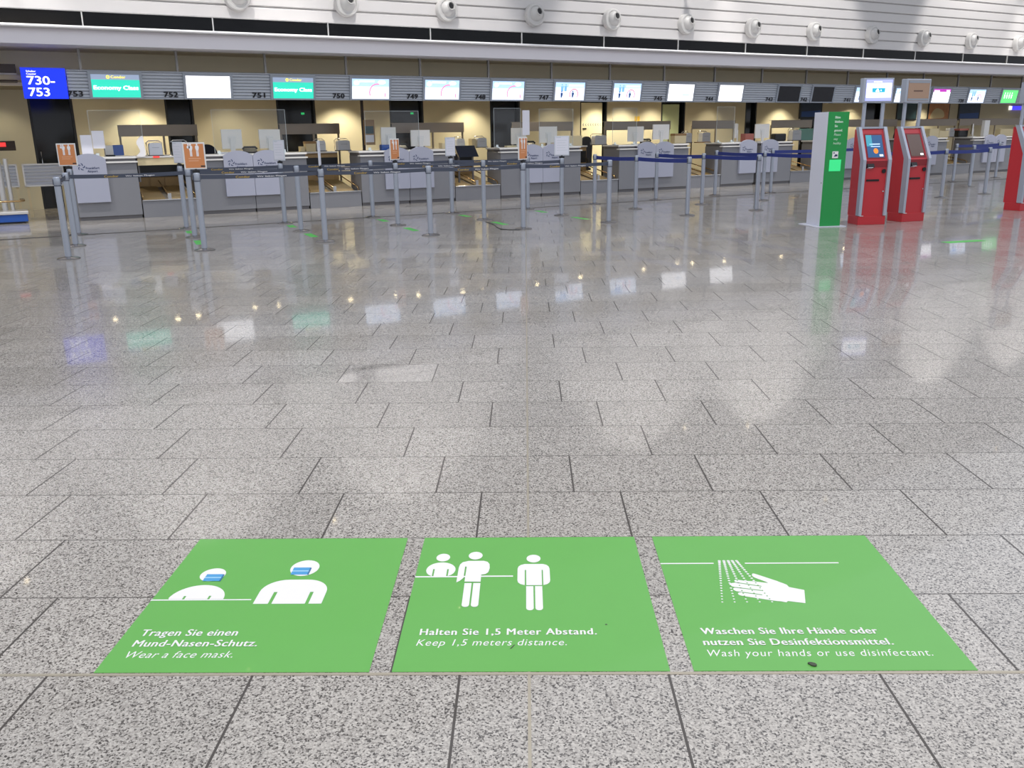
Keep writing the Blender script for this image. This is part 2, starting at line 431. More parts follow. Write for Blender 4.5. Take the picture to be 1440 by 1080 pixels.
# ------------------------------------------------------------------ floor stickers
def sticker(label, x0, x1, y0=.009, y1=.906):
    o = part('floor_sticker', MB().box(x0, x1, y0, y1, .0002, .0016), 'green_vinyl')
    return tag(o, label, 'floor sticker', 'green hygiene floor stickers')
ZS = .0022
def pic(parent, polys, name='pictogram', material='white_print', z=ZS):
    mb = MB()
    for p in polys: mb.flat(p, z)
    return part(name, mb, material, parent)
def rounded_body(x0, x1, ytop, ybot, r, ryy=None, slit=None, sl_top=0):
    """shoulder-rounded torso; returns polygon, open slits at the bottom"""
    ryy = ryy or r
    pts = [(x0, ybot)] + [(x0 + r - r * math.cos(a), ytop - ryy + ryy * math.sin(a)) for a in [PI / 2 * i / 8 for i in range(9)]]
    pts += [(x1 - r + r * math.sin(a), ytop - ryy + ryy * math.cos(a)) for a in [PI / 2 * i / 8 for i in range(9)]] + [(x1, ybot)]
    if slit:
        for a, b_ in slit[::-1]: pts += [(b_, ybot), (b_, sl_top), (a, sl_top), (a, ybot)]
    return pts
# 1 - face mask
s1 = sticker('green floor sticker asking for a face mask, two masked figures, leftmost of three', -1.313, -.480)
seat = [(-1.255, .437)] + ell(-1.161, .437, .0975, .099, 24, PI * .97, PI * .0)[0:] + [(-1.063, .437)]
seat += [(-1.1125, .437), (-1.1125, .460), (-1.1205, .460), (-1.1205, .437), (-1.2005, .437), (-1.2005, .459), (-1.2085, .459), (-1.2085, .437)]
pic(s1, [ell(-1.160, .612, .046, .049), seat], 'seated_figure')
pic(s1, [[(-1.315, .429), (-.964, .429), (-.964, .436), (-1.315, .436)]], 'counter_line')
pic(s1, [ell(-.832, .660, .053, .061), rounded_body(-.950, -.713, .572, .404, .085, .085, [(-.898, -.886), (-.770, -.758)], .484)], 'standing_figure')
for (mx0, mx1, my0, my1) in ((-1.182, -1.122, .564, .615), (-.873, -.812, .609, .663)):
    mk = pic(s1, [[(mx0, my0), (mx1, my0), (mx1, my1), (mx0, my1)]], 'face_mask', 'mask_blue', ZS + .0006)
    h = my1 - my0
    pic(mk, [[(mx0, my0 + h * .42), (mx1, my0 + h * .42), (mx1, my0 + h * .56), (mx0, my0 + h * .56)]], 'mask_pleat', 'mask_light', ZS + .001)
    pic(mk, [[(mx1, my0), (mx1 + .006, my0 - .003), (mx1 + .006, my1 - .004), (mx1, my1)]], 'mask_edge', 'mask_shade', ZS + .0006)
lettering('lettering', 'Tragen Sie einen', .314, .038, 'white_print', s1, (-1.258, .207, ZS), .015, 0, 1.08, False)
lettering('lettering', 'Mund-Nasen-Schutz.', .396, .037, 'white_print', s1, (-1.257, .146, ZS), .015, 0, 1.08, False)
lettering('lettering', 'Wear a face mask.', .336, .036, 'white_print', s1, (-1.254, .085, ZS), 0, .22, 1.08, False)
# 2 - distance
s2 = sticker('green floor sticker about keeping 1,5 meters distance, middle of the three', -.412, .420)
cl = pic(s2, [[(-.412, .584), (-.262, .584), (-.262, .593), (-.412, .593)], [(-.17, .586), (-.056, .586), (-.056, .595), (-.17, .595)], [(-.262, .584), (-.17, .586), (-.17, .595), (-.262, .593)]], 'counter_line')
clerk = ell(-.323, .640, .054, .058, 30, PI * 1.22, -PI * .22)
clerk += [(-.294, .593), (-.294, .645), (-.300, .645), (-.300, .593), (-.346, .593), (-.346, .646), (-.352, .646), (-.352, .593)]
pic(s2, [ell(-.323, .737, .026, .031), clerk], 'clerk_figure')
cust = [(-.259, .545), (-.258, .655), (-.255, .680), (-.246, .698), (-.224, .708), (-.168, .708), (-.153, .700), (-.145, .682), (-.143, .650), (-.147, .620), (-.156, .606), (-.172, .601), (-.172, .549), (-.230, .551), (-.229, .663), (-.235, .663), (-.2355, .578), (-.247, .557)]
leg = lambda x0, x1, yt, yb: [(x0, yt), (x0, yb + .012), (x0 + .003, yb + .004), (x0 + .009, yb), (x1 - .009, yb), (x1 - .003, yb + .004), (x1, yb + .012), (x1, yt)]
pic(s2, [ell(-.2005, .750, .0265, .0315), cust, leg(-.229, -.2035, .540, .377), leg(-.1975, -.172, .540, .377)], 'customer_figure', z=ZS + .0006)
wait = [(-.008, .524), (-.0085, .636), (-.0135, .636), (-.0135, .524), (-.030, .533), (-.038, .545), (-.040, .560), (-.040, .645), (-.037, .662), (-.028, .675), (-.014, .682), (.054, .682), (.067, .675), (.075, .662), (.078, .645), (.078, .560), (.076, .545), (.068, .532), (.053, .524), (.053, .636), (.0485, .636), (.048, .524)]
pic(s2, [ell(.0195, .725, .0265, .031), wait, leg(-.0085, .017, .517, .355), leg(.023, .0485, .517, .355)], 'waiting_figure')
lettering('lettering', 'Halten Sie 1,5 Meter Abstand.', .568, .037, 'white_print', s2, (-.351, .206, ZS), .015, 0, 1.12, False)
lettering('lettering', 'Keep 1,5 meters distance.', .475, .036, 'white_print', s2, (-.356, .146, ZS), 0, .22, 1.08, False)
sm = pic(s2, [[(-.06, .128), (-.055, .128), (-.043, .150), (-.047, .150)], [(.249, .262), (.256, .262), (.256, .268), (.249, .268)]], 'scuff_mark', 'gum_dark')
# 3 - wash hands
s3 = sticker('green floor sticker about washing hands, white hand under dotted shower, rightmost of three', .491, 1.329)
pic(s3, [[(.491, .676), (.688, .676), (.688, .684), (.491, .684)], [(.803, .675), (1.149, .675), (1.149, .683), (.803, .683)]], 'counter_line')
hand = [(.962, .481), (.939, .393), (.884, .407), (.861, .405), (.824, .414), (.787, .427), (.755, .437), (.734, .445), (.726, .455), (.730, .465), (.744, .469),
        (.725, .475), (.717, .486), (.719, .496), (.729, .501), (.716, .510), (.7105, .521), (.718, .531), (.735, .536), (.734, .549), (.745, .556), (.771, .548), (.805, .543),
        (.846, .532), (.843, .541), (.812, .571), (.807, .588), (.813, .601), (.826, .594), (.861, .565), (.893, .537), (.915, .502)]
hp = smooth_poly(hand[2:], 3); hp = hp[:-3] + [(.915, .502), (.962, .481), (.939, .393)]
hd = pic(s3, [hp], 'hand')
def strip(x0, y0, x1, y1, t=.0022): return [(x0, y0 - t), (x1, y1 - t), (x1, y1 + t), (x0, y0 + t)]
pic(hd, [strip(.733, .537, .820, .508), strip(.727, .501, .812, .479), strip(.742, .468, .807, .449)], 'finger_gap', 'green_vinyl', ZS + .0005)
from mathutils.geometry import intersect_point_tri_2d
def inside(x, y, poly):
    c = False; j = len(poly) - 1
    for i in range(len(poly)):
        xi, yi = poly[i]; xj, yj = poly[j]
        if (yi > y) != (yj > y) and x < (xj - xi) * (y - yi) / (yj - yi) + xi: c = not c
        j = i
    return c
dg = []
for (xa, xb) in ((.713, .660), (.730, .702), (.746, .744), (.761, .787), (.777, .829)):
    dw = []
    for i in range(20):
        t = (i / 19) ** 1.25; x = xa + (xb - xa) * t; y = .699 + (.403 - .699) * t
        r = .0058 - .0022 * t
        (dg if inside(x, y, hp) else dw).append(ell(x, y, r * 1.0, r * .95, 8))
    pic(s3, dw, 'water_stream')
pic(hd, [ell(sum(p[0] for p in q) / 8, sum(p[1] for p in q) / 8, .003, .003, 8) for q in dg], 'drop_marks', 'green_vinyl', ZS + .0005)
lettering('lettering', 'Waschen Sie Ihre Hände oder', .560, .037, 'white_print', s3, (.553, .205, ZS), .015, 0, 1.08, False)
lettering('lettering', 'nutzen Sie Desinfektionsmittel.', .588, .036, 'white_print', s3, (.548, .143, ZS), .015, 0, 1.08, False)
lettering('lettering', 'Wash your hands or use disinfectant.', .682, .036, 'white_print', s3, (.550, .083, ZS), 0, .22, 1.12, False)
g = MB(); g.prism(smooth_poly([(.838, .044), (.846, .047), (.858, .042), (.862, .033), (.856, .028), (.847, .030), (.842, .037)]), .0018, .006, axis='z')
tag(part('chewing_gum', g, 'gum_dark'), 'small dark grey gum spot near the bottom edge of the hand-washing sticker', 'dirt')

# ------------------------------------------------------------------ fascia with louvers, numbers and displays
TILT = R(9); ZP = 2.54
def tilted(o, s_, z_, y_=0.0):
    dz = z_ - ZP; o.location = W(s_, dz * math.sin(TILT) - y_ * math.cos(TILT), ZP + dz * math.cos(TILT) + y_ * math.sin(TILT)); o.rotation_euler = (TILT, 0, T30); return o
fa = MB(); fa.box(.02, 48, .028, .13, 2.28, 2.80)
for i in range(8):
    z0 = 2.30 + i * .0605
    fa.prism([(.06, z0), (.008, z0 + .004), (.0, z0 + .016), (.010, z0 + .044), (.06, z0 + .058)], .02, 48, axis='x')
fa.box(.02, 48, -.004, .06, 2.28, 2.299); fa.box(.02, 48, -.004, .06, 2.785, 2.80)
bmesh.ops.translate(fa.bm, verts=fa.bm.verts, vec=(0, 0, -ZP))
fas = tag(tilted(part('louvered_fascia', fa, 'louver'), 0, ZP), 'long grey louvered fascia above the check-in desks carrying the screens', 'sign fascia')
for i in range(27):
    part('hanger_post', lambda: MB().box(-.022, .022, -.025, .025, 0, .405), 'louver_post', fas, key='hang', loc=(.28 + 1.742 * i, .09, .255)).rotation_euler = (-TILT, 0, 0)
bs = thing('counter_range_sign', 'bright blue illuminated sign reading 730-753 at the left end', 'sign', W(-.74, 0, 2.28)); tilted(bs, -.74, 2.28)
part('sign_box', MB().box(0, .74, -.03, .10, 0, .54, .004), 'sign_blue', bs)
lettering('lettering', '730-', .45, .148, 'sign_white', bs, (.09, -.033, .255), .018, 0, 1.0)
lettering('lettering', '753', .34, .148, 'sign_white', bs, (.09, -.033, .05), .018, 0, 1.0)
lettering('lettering', 'Schalter', .16, .030, 'sign_white', bs, (.09, -.033, .472), .02)
lettering('lettering', 'Counter', .16, .030, 'sign_white', bs, (.09, -.033, .425), .02)

SC = [(753, .42, 'condor'), (752, 2.14, 'white'), (751, 3.87, 'condor'), (750, 5.59, 'circle'), (749, 7.32, 'circle'), (748, 9.05, 'circle'), (747, 10.80, 'people'), (746, 12.55, 'people'), (745, 14.32, 'white'), (744, 16.08, 'white'), (743, 18.30, 'black'), (742, 19.68, 'black'), (741, 21.50, 'people'), (740, 23.30, 'circle'), (739, 25.10, 'magenta'), (738, 26.95, 'people'), (737, 28.75, 'green')]
SCL = {753: 'lit screen with yellow and white lettering on teal beside counter number 753', 752: 'blank glowing white screen beside counter number 752', 751: 'lit screen with yellow and white lettering on teal beside counter number 751',
       750: 'pale sky-blue screen with a pink circle beside counter number 750', 749: 'pale sky-blue screen with a pink circle beside counter number 749', 748: 'pale sky-blue screen with a pink circle beside counter number 748',
       747: 'screen with blue figures and red ring beside counter number 747', 746: 'screen with blue figures and red ring beside counter number 746', 745: 'glowing white screen with faint marks beside counter number 745', 744: 'blank glowing white screen beside counter number 744',
       743: 'switched-off black screen, left of two dark ones, beside number 743', 742: 'switched-off black screen next to the green dispenser pillar, beside number 742', 741: 'pale blue screen partly hidden behind the first kiosk display',
       740: 'pale screen with pink circle seen between the two kiosk displays', 739: 'white screen with magenta header right of the second kiosk', 738: 'pale blue screen with figures and ring left of the green one', 737: 'green screen with white figures at the far right'}
for num, s_, kind in SC:
    w_ = .86; z0, z1 = 2.315, 2.735
    t = thing('display_screen', SCL[num], 'screen', W(s_, 0, 2.285), T30, 'counter screens on the fascia'); tilted(t, s_, 2.285)
    H0, H1 = z0 - 2.285, z1 - 2.285; h = H1 - H0
    fr = MB(); fr.box(-.05, 0, -.035, .06, .0, .50); fr.box(w_, w_ + .05, -.035, .06, .0, .50); fr.box(0, w_, -.035, .06, 0, H0); fr.box(0, w_, -.035, .06, H1, .50)
    part('frame', fr, 'screen_frame', t)
    def rect(name, x0, x1, y0, y1, m_, dy=-.0285, par=None): return part(name, MB().flat([(x0 * w_, H0 + y0 * h), (x1 * w_, H0 + y0 * h), (x1 * w_, H0 + y1 * h), (x0 * w_, H0 + y1 * h)], dy, 'y'), m_, par or t)
    base = {'condor': 'screen_teal', 'white': 'screen_white', 'circle': 'screen_pale', 'people': 'screen_pale', 'black': 'screen_black', 'magenta': 'screen_white', 'green': 'screen_green'}[kind]
    pn = part('panel', MB().box(0, w_, -.026, .06, H0, H1), base, t)
    if kind == 'condor':
        hd_ = rect('header', 0, 1, .77, 1, 'screen_head', par=pn)
        part('airline_mark', ring(MB(), .35 * w_, H0 + .885 * h, .014, .033, 0, 2 * PI, -.031), 'screen_yellow', pn)
        lettering('lettering', 'Condor', .26, .048, 'screen_yellow', pn, (.41 * w_, -.031, H0 + .835 * h), .02)
        lettering('lettering', 'Economy Class', .92 * w_, .072, 'screen_white', pn, (.04 * w_, -.031, H0 + .34 * h), .03)
    if kind == 'circle':
        rect('header', 0, 1, .62, 1, 'screen_sky', par=pn); rect('headline', .2, .6, .84, .92, 'screen_white', -.030, pn)
        part('cloud', MB().flat(ell(.12 * w_, H0 + .8 * h, .06, .05, 16), -.0302, 'y').flat(ell(.8 * w_, H0 + .84 * h, .09, .04, 16), -.0302, 'y'), 'screen_white', pn)
        part('ring', ring(MB(), .68 * w_, H0 + .32 * h, .40 * h, .46 * h, PI * .42, PI * 1.12, -.031), 'screen_pink', pn)
        part('small_mark', MB().flat([(.52 * w_, H0 + .45 * h), (.54 * w_, H0 + .45 * h), (.60 * w_, H0 + .36 * h), (.58 * w_, H0 + .36 * h)], -.031, 'y').flat([(.88 * w_, H0 + .1 * h), (.91 * w_, H0 + .1 * h), (.91 * w_, H0 + .3 * h), (.88 * w_, H0 + .3 * h)], -.031, 'y'), 'screen_pink', pn)
    if kind == 'people':
        rect('header', .0, 1, .72, 1, 'screen_sky', par=pn); rect('headline', .45, .95, .78, .88, 'screen_white', -.030, pn)
        part('ring', ring(MB(), .64 * w_, H0 + .34 * h, .26 * h, .31 * h, -PI * .2, PI * 1.2, -.031), 'screen_red_ring', pn)
        q = MB()
        for px_, py_ in ((.22, .86), (.35, .86)): q.flat(ell(px_ * w_, H0 + py_ * h, .018, .02, 10), -.031, 'y')
        q.flat([(.19 * w_, H0 + .5 * h), (.27 * w_, H0 + .5 * h), (.275 * w_, H0 + .79 * h), (.18 * w_, H0 + .77 * h)], -.031, 'y'); q.flat([(.30 * w_, H0 + .5 * h), (.38 * w_, H0 + .5 * h), (.39 * w_, H0 + .80 * h), (.295 * w_, H0 + .79 * h)], -.031, 'y')
        part('figures', q, 'screen_blue', pn)
        q = MB()
        for px_, py_ in ((.22, .48), (.60, .50)):
            q.flat(ell(px_ * w_, H0 + py_ * h, .017, .02, 10), -.032, 'y')
            q.flat([((px_ - .02) * w_, H0 + (py_ - .34) * h), ((px_ + .015) * w_, H0 + (py_ - .34) * h), ((px_ + .045) * w_, H0 + (py_ - .12) * h), ((px_ + .025) * w_, H0 + (py_ - .06) * h), ((px_ - .035) * w_, H0 + (py_ - .07) * h)], -.032, 'y')
        part('dark_figures', q, 'screen_navy', pn)
    if kind == 'white' and num == 745:
        rect('faint_lines', .55, .85, .34, .42, 'screen_sky', par=pn); rect('faint_lines', .15, .4, .5, .54, 'screen_pale', par=pn)
    if kind == 'magenta':
        rect('header', 0, 1, .78, 1, 'screen_magenta', par=pn); rect('headline', .05, .35, .80, .9, 'screen_white', -.030, pn); rect('headline', .75, .95, .82, .92, 'screen_white', -.030, pn)
    if kind == 'green':
        q = MB()
        for k in range(4):
            x = (.18 + .15 * k) * w_; q.flat(ell(x, H0 + .76 * h, .02, .024, 10), -.031, 'y'); q.flat([(x - .022, H0 + .35 * h), (x + .022, H0 + .35 * h), (x + .03, H0 + .66 * h), (x - .03, H0 + .66 * h)], -.031, 'y')
        part('figures', q, 'screen_white', pn)
    nm = lettering('counter_number', str(num), .26, .098, 'number_black', None, (0, 0, 0), .035, 0, 1.05)
    tilted(nm, s_ - .43, 2.325, -.012)
    tag(nm, 'black counter number %d on the louvers left of its screen' % num, 'number', 'counter numbers')

# ------------------------------------------------------------------ air nozzles on the slatted wall
NZP = [(335, 3), (489, 10), (630, 15), (754, 22), (863, 30), (968, 34), (1062, 38), (1148, 42), (1230, 45), (1303, 48), (1370, 52), (1436, 56)]
ORD = ['first', 'second', 'third', 'fourth', 'fifth', 'sixth', 'seventh', 'eighth', 'ninth', 'tenth', 'eleventh', 'twelfth', 'thirteenth', 'fourteenth']
for i, (x, y) in enumerate(NZP):
    s_, _ = SZ(x, y, .15); s_ = SZ(NZP[0][0], NZP[0][1], .15)[0] + 2.345 * i if False else s_
    t = thing('jet_nozzle', 'round white air nozzle on the slatted wall, %s from the left' % ORD[i], 'air nozzle', W(s_, .012, 4.22), T30, 'air nozzles along the slatted wall')
    part('housing', lambda: MB().lathe([(.25, 0), (.25, -.13), (.235, -.15), (.20, -.155), (.19, -.14), (.0001, -.14)], 32, 'y', cap=False), 'nozzle_white', t, 40, 'nz_h')
    bl = part('ball', lambda: MB().lathe([(.19 * math.sin(a), -.06 - .19 * math.cos(a)) for a in [R(20 + 5 * k) for k in range(15)]] , 28, 'y', cap=False), 'nozzle_white', t, 60, 'nz_b')
    bl.rotation_euler = (R(-14), 0, R(10)); bl.location = (.0, 0, .01)
    part('outlet', lambda: MB().lathe([(.078, -.19), (.078, -.258), (.092, -.258), (.092, -.20)], 24, 'y', cap=False), 'nozzle_white', bl, 40, 'nz_o')
    part('outlet_hole', lambda: MB().lathe([(.078, -.225), (.078, -.235)], 24, 'y'), 'hole_black', bl, 40, 'nz_k')

# ------------------------------------------------------------------ wall washers and downlights
for i, (s_, e_) in enumerate(WASH):
    t = thing('wall_washer', 'grey spotlight on a wall arm high above the slatted wall', 'lamp', W(s_, WASH_W, WASH_Z), T30, 'spotlights washing the slatted wall')
    part('arm', lambda: MB().tube([(0, 0, .12), (0, .8, .5), (0, 2.88, .5)], .025), 'lamp_body', t, 40, 'ww_a')
    part('head', lambda: MB().lathe([(.0001, .12), (.09, .12), (.11, -.06), (.10, -.06), (.085, .0), (.0001, .0)], 20, 'z', cap=False), 'lamp_body', t, 40, 'ww_h')
    part('lens', lambda: MB().lathe([(.03, -.03), (.03, -.035)], 16), 'lamp_glow', t, key='ww_l')
for s_, w_, z_ in ((-2.03, 1.75, 6.5), (3.86, 2.14, 6.5), (15.92, 2.06, 6.5), (14.26, 1.33, 6.5)):
    t = thing('accent_spotlight', 'small bright spotlight on a short wall arm below the wall washers', 'lamp', W(s_, w_, z_), T30, 'accent spotlights on the slatted wall')
    part('arm', MB().tube([(0, 0, .10), (0, w_ * .5, .2), (0, w_ - .02, .2)], .018), 'lamp_body', t, 40)
    part('head', lambda: MB().lathe([(.0001, .10), (.05, .10), (.06, -.03), (.055, -.03), (.045, .0), (.0001, .0)], 16, 'z', cap=False), 'lamp_body', t, 40, 'ac_h')
    part('lens', lambda: MB().lathe([(.045, -.02), (.045, -.025)], 16), 'lamp_glow', t, key='ac_l')
for (s_, w_) in [(.5, -3.3), (1.8, -2.5), (2.3, -2.7), (3.72, -2.95), (4.31, -2.9), (6.14, -2.65), (7.4, -2.57), (7.92, -2.3), (9.1, -2.0), (9.6, -1.8), (11.4, -1.9), (13.2, -2.4), (15.7, -2.6), (17.2, -2.8), (17.75, -2.7), (18.95, -2.5), (21.3, -2.3), (24.5, -2.4), (27.6, -2.4)]:
    t = thing('downlight', 'small warm downlight in the ceiling above the check-in desks', 'lamp', W(s_, w_, 2.618), T30, 'downlights above the check-in desks')
    part('ring', lambda: MB().lathe([(.07, 0), (.085, 0), (.085, -.008), (.07, -.008), (.07, 0)], 20, cap=False), 'thin_metal', t, 40, 'dl_r')
    part('lens', lambda: MB().lathe([(.066, -.003), (.066, -.006)], 20), 'lamp_glow', t, key='dl_l')
for s_, e_ in ((1.7, 55), (6.6, 60), (10.35, 55), (14.75, 45), (15.75, 60), (16.9, 45), (22.5, 60), (3.7, 12), (8.5, 10), (13.2, 14), (19.3, 14), (26, 45), (30, 35), (-1.2, 8)):  # the beam above the cream door is added only to brighten its leaf
    e_ *= 2.0
    light('downlight_beam', 'SPOT', W(s_, -3.35, 2.57), e_, (1.0, .90, .68), W(s_, -3.75, 0), spot_size=R(110), spot_blend=.7, shadow_soft_size=.08)
for s_, w_ in ((.5, -2.4), (2.3, -2.6), (4.2, -2.6), (6.1, -2.5), (7.9, -2.3), (9.6, -1.9), (11.4, -1.9), (13.2, -2.2), (15.7, -2.4), (17.7, -2.5), (19.6, -2.5), (21.6, -2.3), (24.5, -2.4), (27.6, -2.4), (31, -2.4), (35, -2.4)):
    light('downlight_glow', 'SPOT', W(s_, w_, 2.59), 62, (1.0, .88, .66), W(s_, w_, 0), spot_size=R(150), spot_blend=.8, shadow_soft_size=.06)

# ------------------------------------------------------------------ check-in desks
def arc_panel(x0, x1, z0, zc, zt, n=14):
    pts = [(x0, z0), (x1, z0)]
    for i in range(n + 1):
        t = i / n; x = x1 + (x0 - x1) * t
        pts.append((x, zc + (zt - zc) * math.sin(PI * t) ** .75))
    return pts
def logo(parent, x0, z0):
    mb = MB()
    for k in range(5):
        a = 2 * PI * k / 5 + .5
        pts = []
        for j in range(7):
            t = j / 6; rr = .028 + .040 * t; th = a + 1.1 * t; hw = .010 * math.sin(PI * (t * .9 + .05)) + .002
            pts.append((rr, th, hw))
        L_ = [(x0 + (r - h_) * math.cos(th), z0 + (r - h_) * math.sin(th)) for r, th, h_ in pts]; R_ = [(x0 + (r + h_) * math.cos(th), z0 + (r + h_) * math.sin(th)) for r, th, h_ in pts]
        for i in range(6):
            mb.bm.faces.new([mb.bm.verts.new((p[0], -.064, p[1])) for p in (L_[i], R_[i], R_[i + 1], L_[i + 1])])
    return mb
def desk(c, side, label, pw=.60, ex=1.16, gap=0.0):
    t = thing('checkin_desk', label, 'check-in desk', W(c, 0, 0), T30, 'check-in desks')
    sg = 1 if side == 'R' else -1
    X = lambda a, b_: (min(sg * a, sg * b_), max(sg * a, sg * b_))
    a, b_ = X(.005 + gap, ex)
    part('plinth', MB().box(a + .01, b_ - .01, .03, .7, 0, .07), 'steel_dark', t)
    part('body', MB().box(a, b_, 0, .72, .07, 1.10, .004), 'steel', t)
    k0, k1 = X(pw, ex + .02)
    part('ledge', MB().box(k0, k1, -.05, .10, 1.085, 1.115, .004), 'counter_white', t)
    part('upstand', MB().box(a + .002, b_ - .002, .05, .70, 1.10, 1.165), 'steel_dark', t)
    part('countertop', MB().box(a, k1 if sg > 0 else b_, .01, .74, 1.165, 1.205, .006) if sg > 0 else MB().box(k0, b_, .01, .74, 1.165, 1.205, .006), 'counter_white', t)
    p0, p1 = X(.004 + gap, pw)
    lp = part('logo_panel', MB().prism(arc_panel(p0, p1, .35, 1.165, 1.275), -.062, -.004), 'panel_blue_grey', t)
    lx = p0 + .12
    part('logo_mark', logo(lp, lx + .03, 1.03), 'logo_navy', lp)
    lettering('lettering', 'Frankfurt', .24, .042, 'logo_navy', lp, (lx + .11, -.065, .985), .012)
    lettering('lettering', 'Airport', .18, .042, 'logo_navy', lp, (lx + .13, -.065, .925), .012)
    return t
CS = [-.12, 3.31, 6.85, 10.42, 13.95, 17.68, 21.35, 25.0, 28.7]
NUMS = [(None, 753), (752, 751), (750, 749), (748, 747), (746, 745), (744, 743), (742, 741), (740, 739), (738, 737)]
POS = {753: 'grey check-in desk with arched logo panel at the left end, under number 753'}
for c, (nl, nr) in zip(CS, NUMS):
    for n_, sd in ((nl, 'L'), (nr, 'R')):
        if n_ is None: continue
        lab = POS.get(n_, 'grey check-in desk with arched logo panel, %s half of the pair, counter number %d' % ('left' if sd == 'L' else 'right', n_))
        desk(c, sd, lab, gap=.10 if c == 17.68 else 0.0, pw=.74 if c == 17.68 else .60, ex=1.35 if c == 17.68 else 1.16)
BELTS = []
for i in range(len(CS) - 1):
    a = CS[i] + (1.37 if CS[i] == 17.68 else 1.18); b_ = CS[i + 1] - (1.37 if CS[i + 1] == 17.68 else 1.18); BELTS.append((a, b_))
for i, (a, b_) in enumerate(BELTS):
    n0, n1 = NUMS[i][1], NUMS[i + 1][0]
    t = thing('baggage_belt', 'baggage belt opening between check-in desks %d and %d' % (n0, n1), 'conveyor', W((a + b_) / 2, 0, 0), T30, 'baggage belts between the desks')
    h = (b_ - a) / 2
    part('front_panel', MB().box(-h, h, .01, .05, 0, .325, .003), 'steel', t)
    part('lip', MB().box(-h, h, -.01, .07, .327, .348, .004), 'chrome', t)
    part('bed', MB().prism([(.055, .05), (.055, .275), (1.45, .52), (1.45, .05)], -h, h, 'x'), 'steel_dark', t)
    for x0, x1 in ((-h + .06, -.05), (.05, h - .06)):
        part('belt', MB().prism([(.08, .284), (.08, .305), (1.44, .545), (1.44, .525)], x0, x1, 'x'), 'belt_rubber', t)
    for x in (-h + .03, 0, h - .03):
        part('guide_rail', MB().tube([(x, .10, .28), (x, .10, .40), (x, .16, .43), (x, .8, .54), (x, 1.42, .66)], .014), 'brass', t, 50)
    part('rail_post', MB().box(-.035, .035, .06, .09, .30, .46, .003), 'chrome', t)
    cc = thing('console_cabinet', 'brown console cabinet behind the belt between desks %d and %d' % (n0, n1), 'cabinet', W((a + b_) / 2, -1.5, 0), T30, 'console cabinets behind the belts')
    part('carcass', MB().box(-h, h, .02, .55, 0, 1.15), 'gold_wood', cc)
    dk = MB()
    dk.box(-h + .02, h - .02, -.0, .02, .74, 1.05); part('dark_panel', dk, 'door_frame_dark', cc)
    for k in range(3):
        x = -h + .08 + k * (2 * h - .16) / 3; part('front_door', MB().box(x, x + (2 * h - .16) / 3 - .03, .0, .02, .32, .72, .004), 'gold_wood', cc)
    part('top', MB().box(-h, h, -.04, .57, 1.15, 1.19, .006), 'counter_white', cc)
a0, b0 = BELTS[0]
t = thing('beige_console', 'beige console board with red strip bridging the first belt opening at left', 'console', W((a0 + b0) / 2, 0, 0))
h = (b0 - a0) / 2 - .015
part('board', MB().box(-h, h, .12, .16, 1.02, 1.165, .004), 'cream_plastic', t); part('top', MB().box(-h, h, .10, .55, 1.165, 1.195, .004), 'counter_white', t)
part('red_strip', MB().box(-.22, -.10, .085, .10, 1.165, 1.197), 'red_led', t); part('bracket', MB().box(-h, -h + .03, .16, .6, .70, 1.165).box(h - .03, h, .16, .6, .70, 1.165), 'steel_dark', t)

# stainless shield panels on legs behind the belts
SH = [(165, 277, 178.5, 192), (393, 477, 175, 190), (551, 652, 173.5, 187), (720, 806, 172, 185), (850, 943, 170.5, 181.5), (973, 1034, 170, 180), (1085, 1142, 169, 178), (1152, 1212, 168, 177), (1216, 1262, 168, 176.5), (1290, 1346, 166, 175), (1350, 1440, 165, 173)]
SHL = ['first from the left', 'behind the belt right of number 751', 'below screens 749', 'below screen 747', 'below screen 746', 'below screen 744', 'left of the green pillar', 'behind the green pillar', 'behind the first red kiosk', 'below the magenta screen', 'at the far right end']
for i, (x0, x1, y0, y1) in enumerate(SH):
    a, zt = SZ(x0, y0, -2.2); b_, _ = SZ(x1, y0, -2.2); zb = SZ(x0, y1, -2.2)[1]
    t = thing('shield_panel', 'brushed metal shield panel on legs behind the desks, ' + SHL[i], 'panel', W((a + b_) / 2, -2.2, 0), T30, 'metal shield panels behind the desks')
    h = (b_ - a) / 2; zt, zb = 1.83, 1.585
    part('sheet', MB().box(-h, h, -.012, .012, zb, zt, .003).box(-h, h, -.012, .10, zt - .01, zt), 'shield_steel', t)
    for x in (-h + .03, .12 * h, h - .03): part('leg', MB().box(x - .02, x + .02, .014, .05, 0, zb + .1), 'shield_steel', t)

# ------------------------------------------------------------------ things on the desks
TOPZ = 1.206
def span(x0, x1, yt, w):
    a, z = SZ(x0, yt, w); b_, _ = SZ(x1, yt, w); return (a + b_) / 2, b_ - a, z
def monitor(x0, x1, yt, label, rot=0.0, yb=None, w=-.5):
    s_, wd_, zt = span(x0, x1, yt, w); cr = max(.35, math.cos(rot)); wd_ = min(.56, max(.30, wd_ / cr)); zt = min(zt, 1.72); zt = max(zt, 1.62)
    t = thing('monitor', label, 'monitor', W(s_, w, TOPZ), T30 + rot, 'monitors on the desks'); H = zt - TOPZ; hh = min(.40, H - .07)
    bk = part('back_case', MB().box(-wd_ / 2, wd_ / 2, -.02, .02, H - hh, H, .008), 'monitor_back', t)
    part('vent_block', MB().box(-.08, .08, -.032, -.02, H - hh * .72, H - hh * .35, .004), 'device_white', bk)
    part('display', MB().box(-wd_ / 2 + .015, wd_ / 2 - .015, .02, .023, H - hh + .015, H - .015), 'screen_black', t)
    part('stand', MB().box(-.05, .05, -.055, -.025, .015, H - hh * .45, .006), 'device_white', t)
    part('foot', MB().box(-.12, .12, -.12, .10, 0, .016, .006), 'device_white', t)
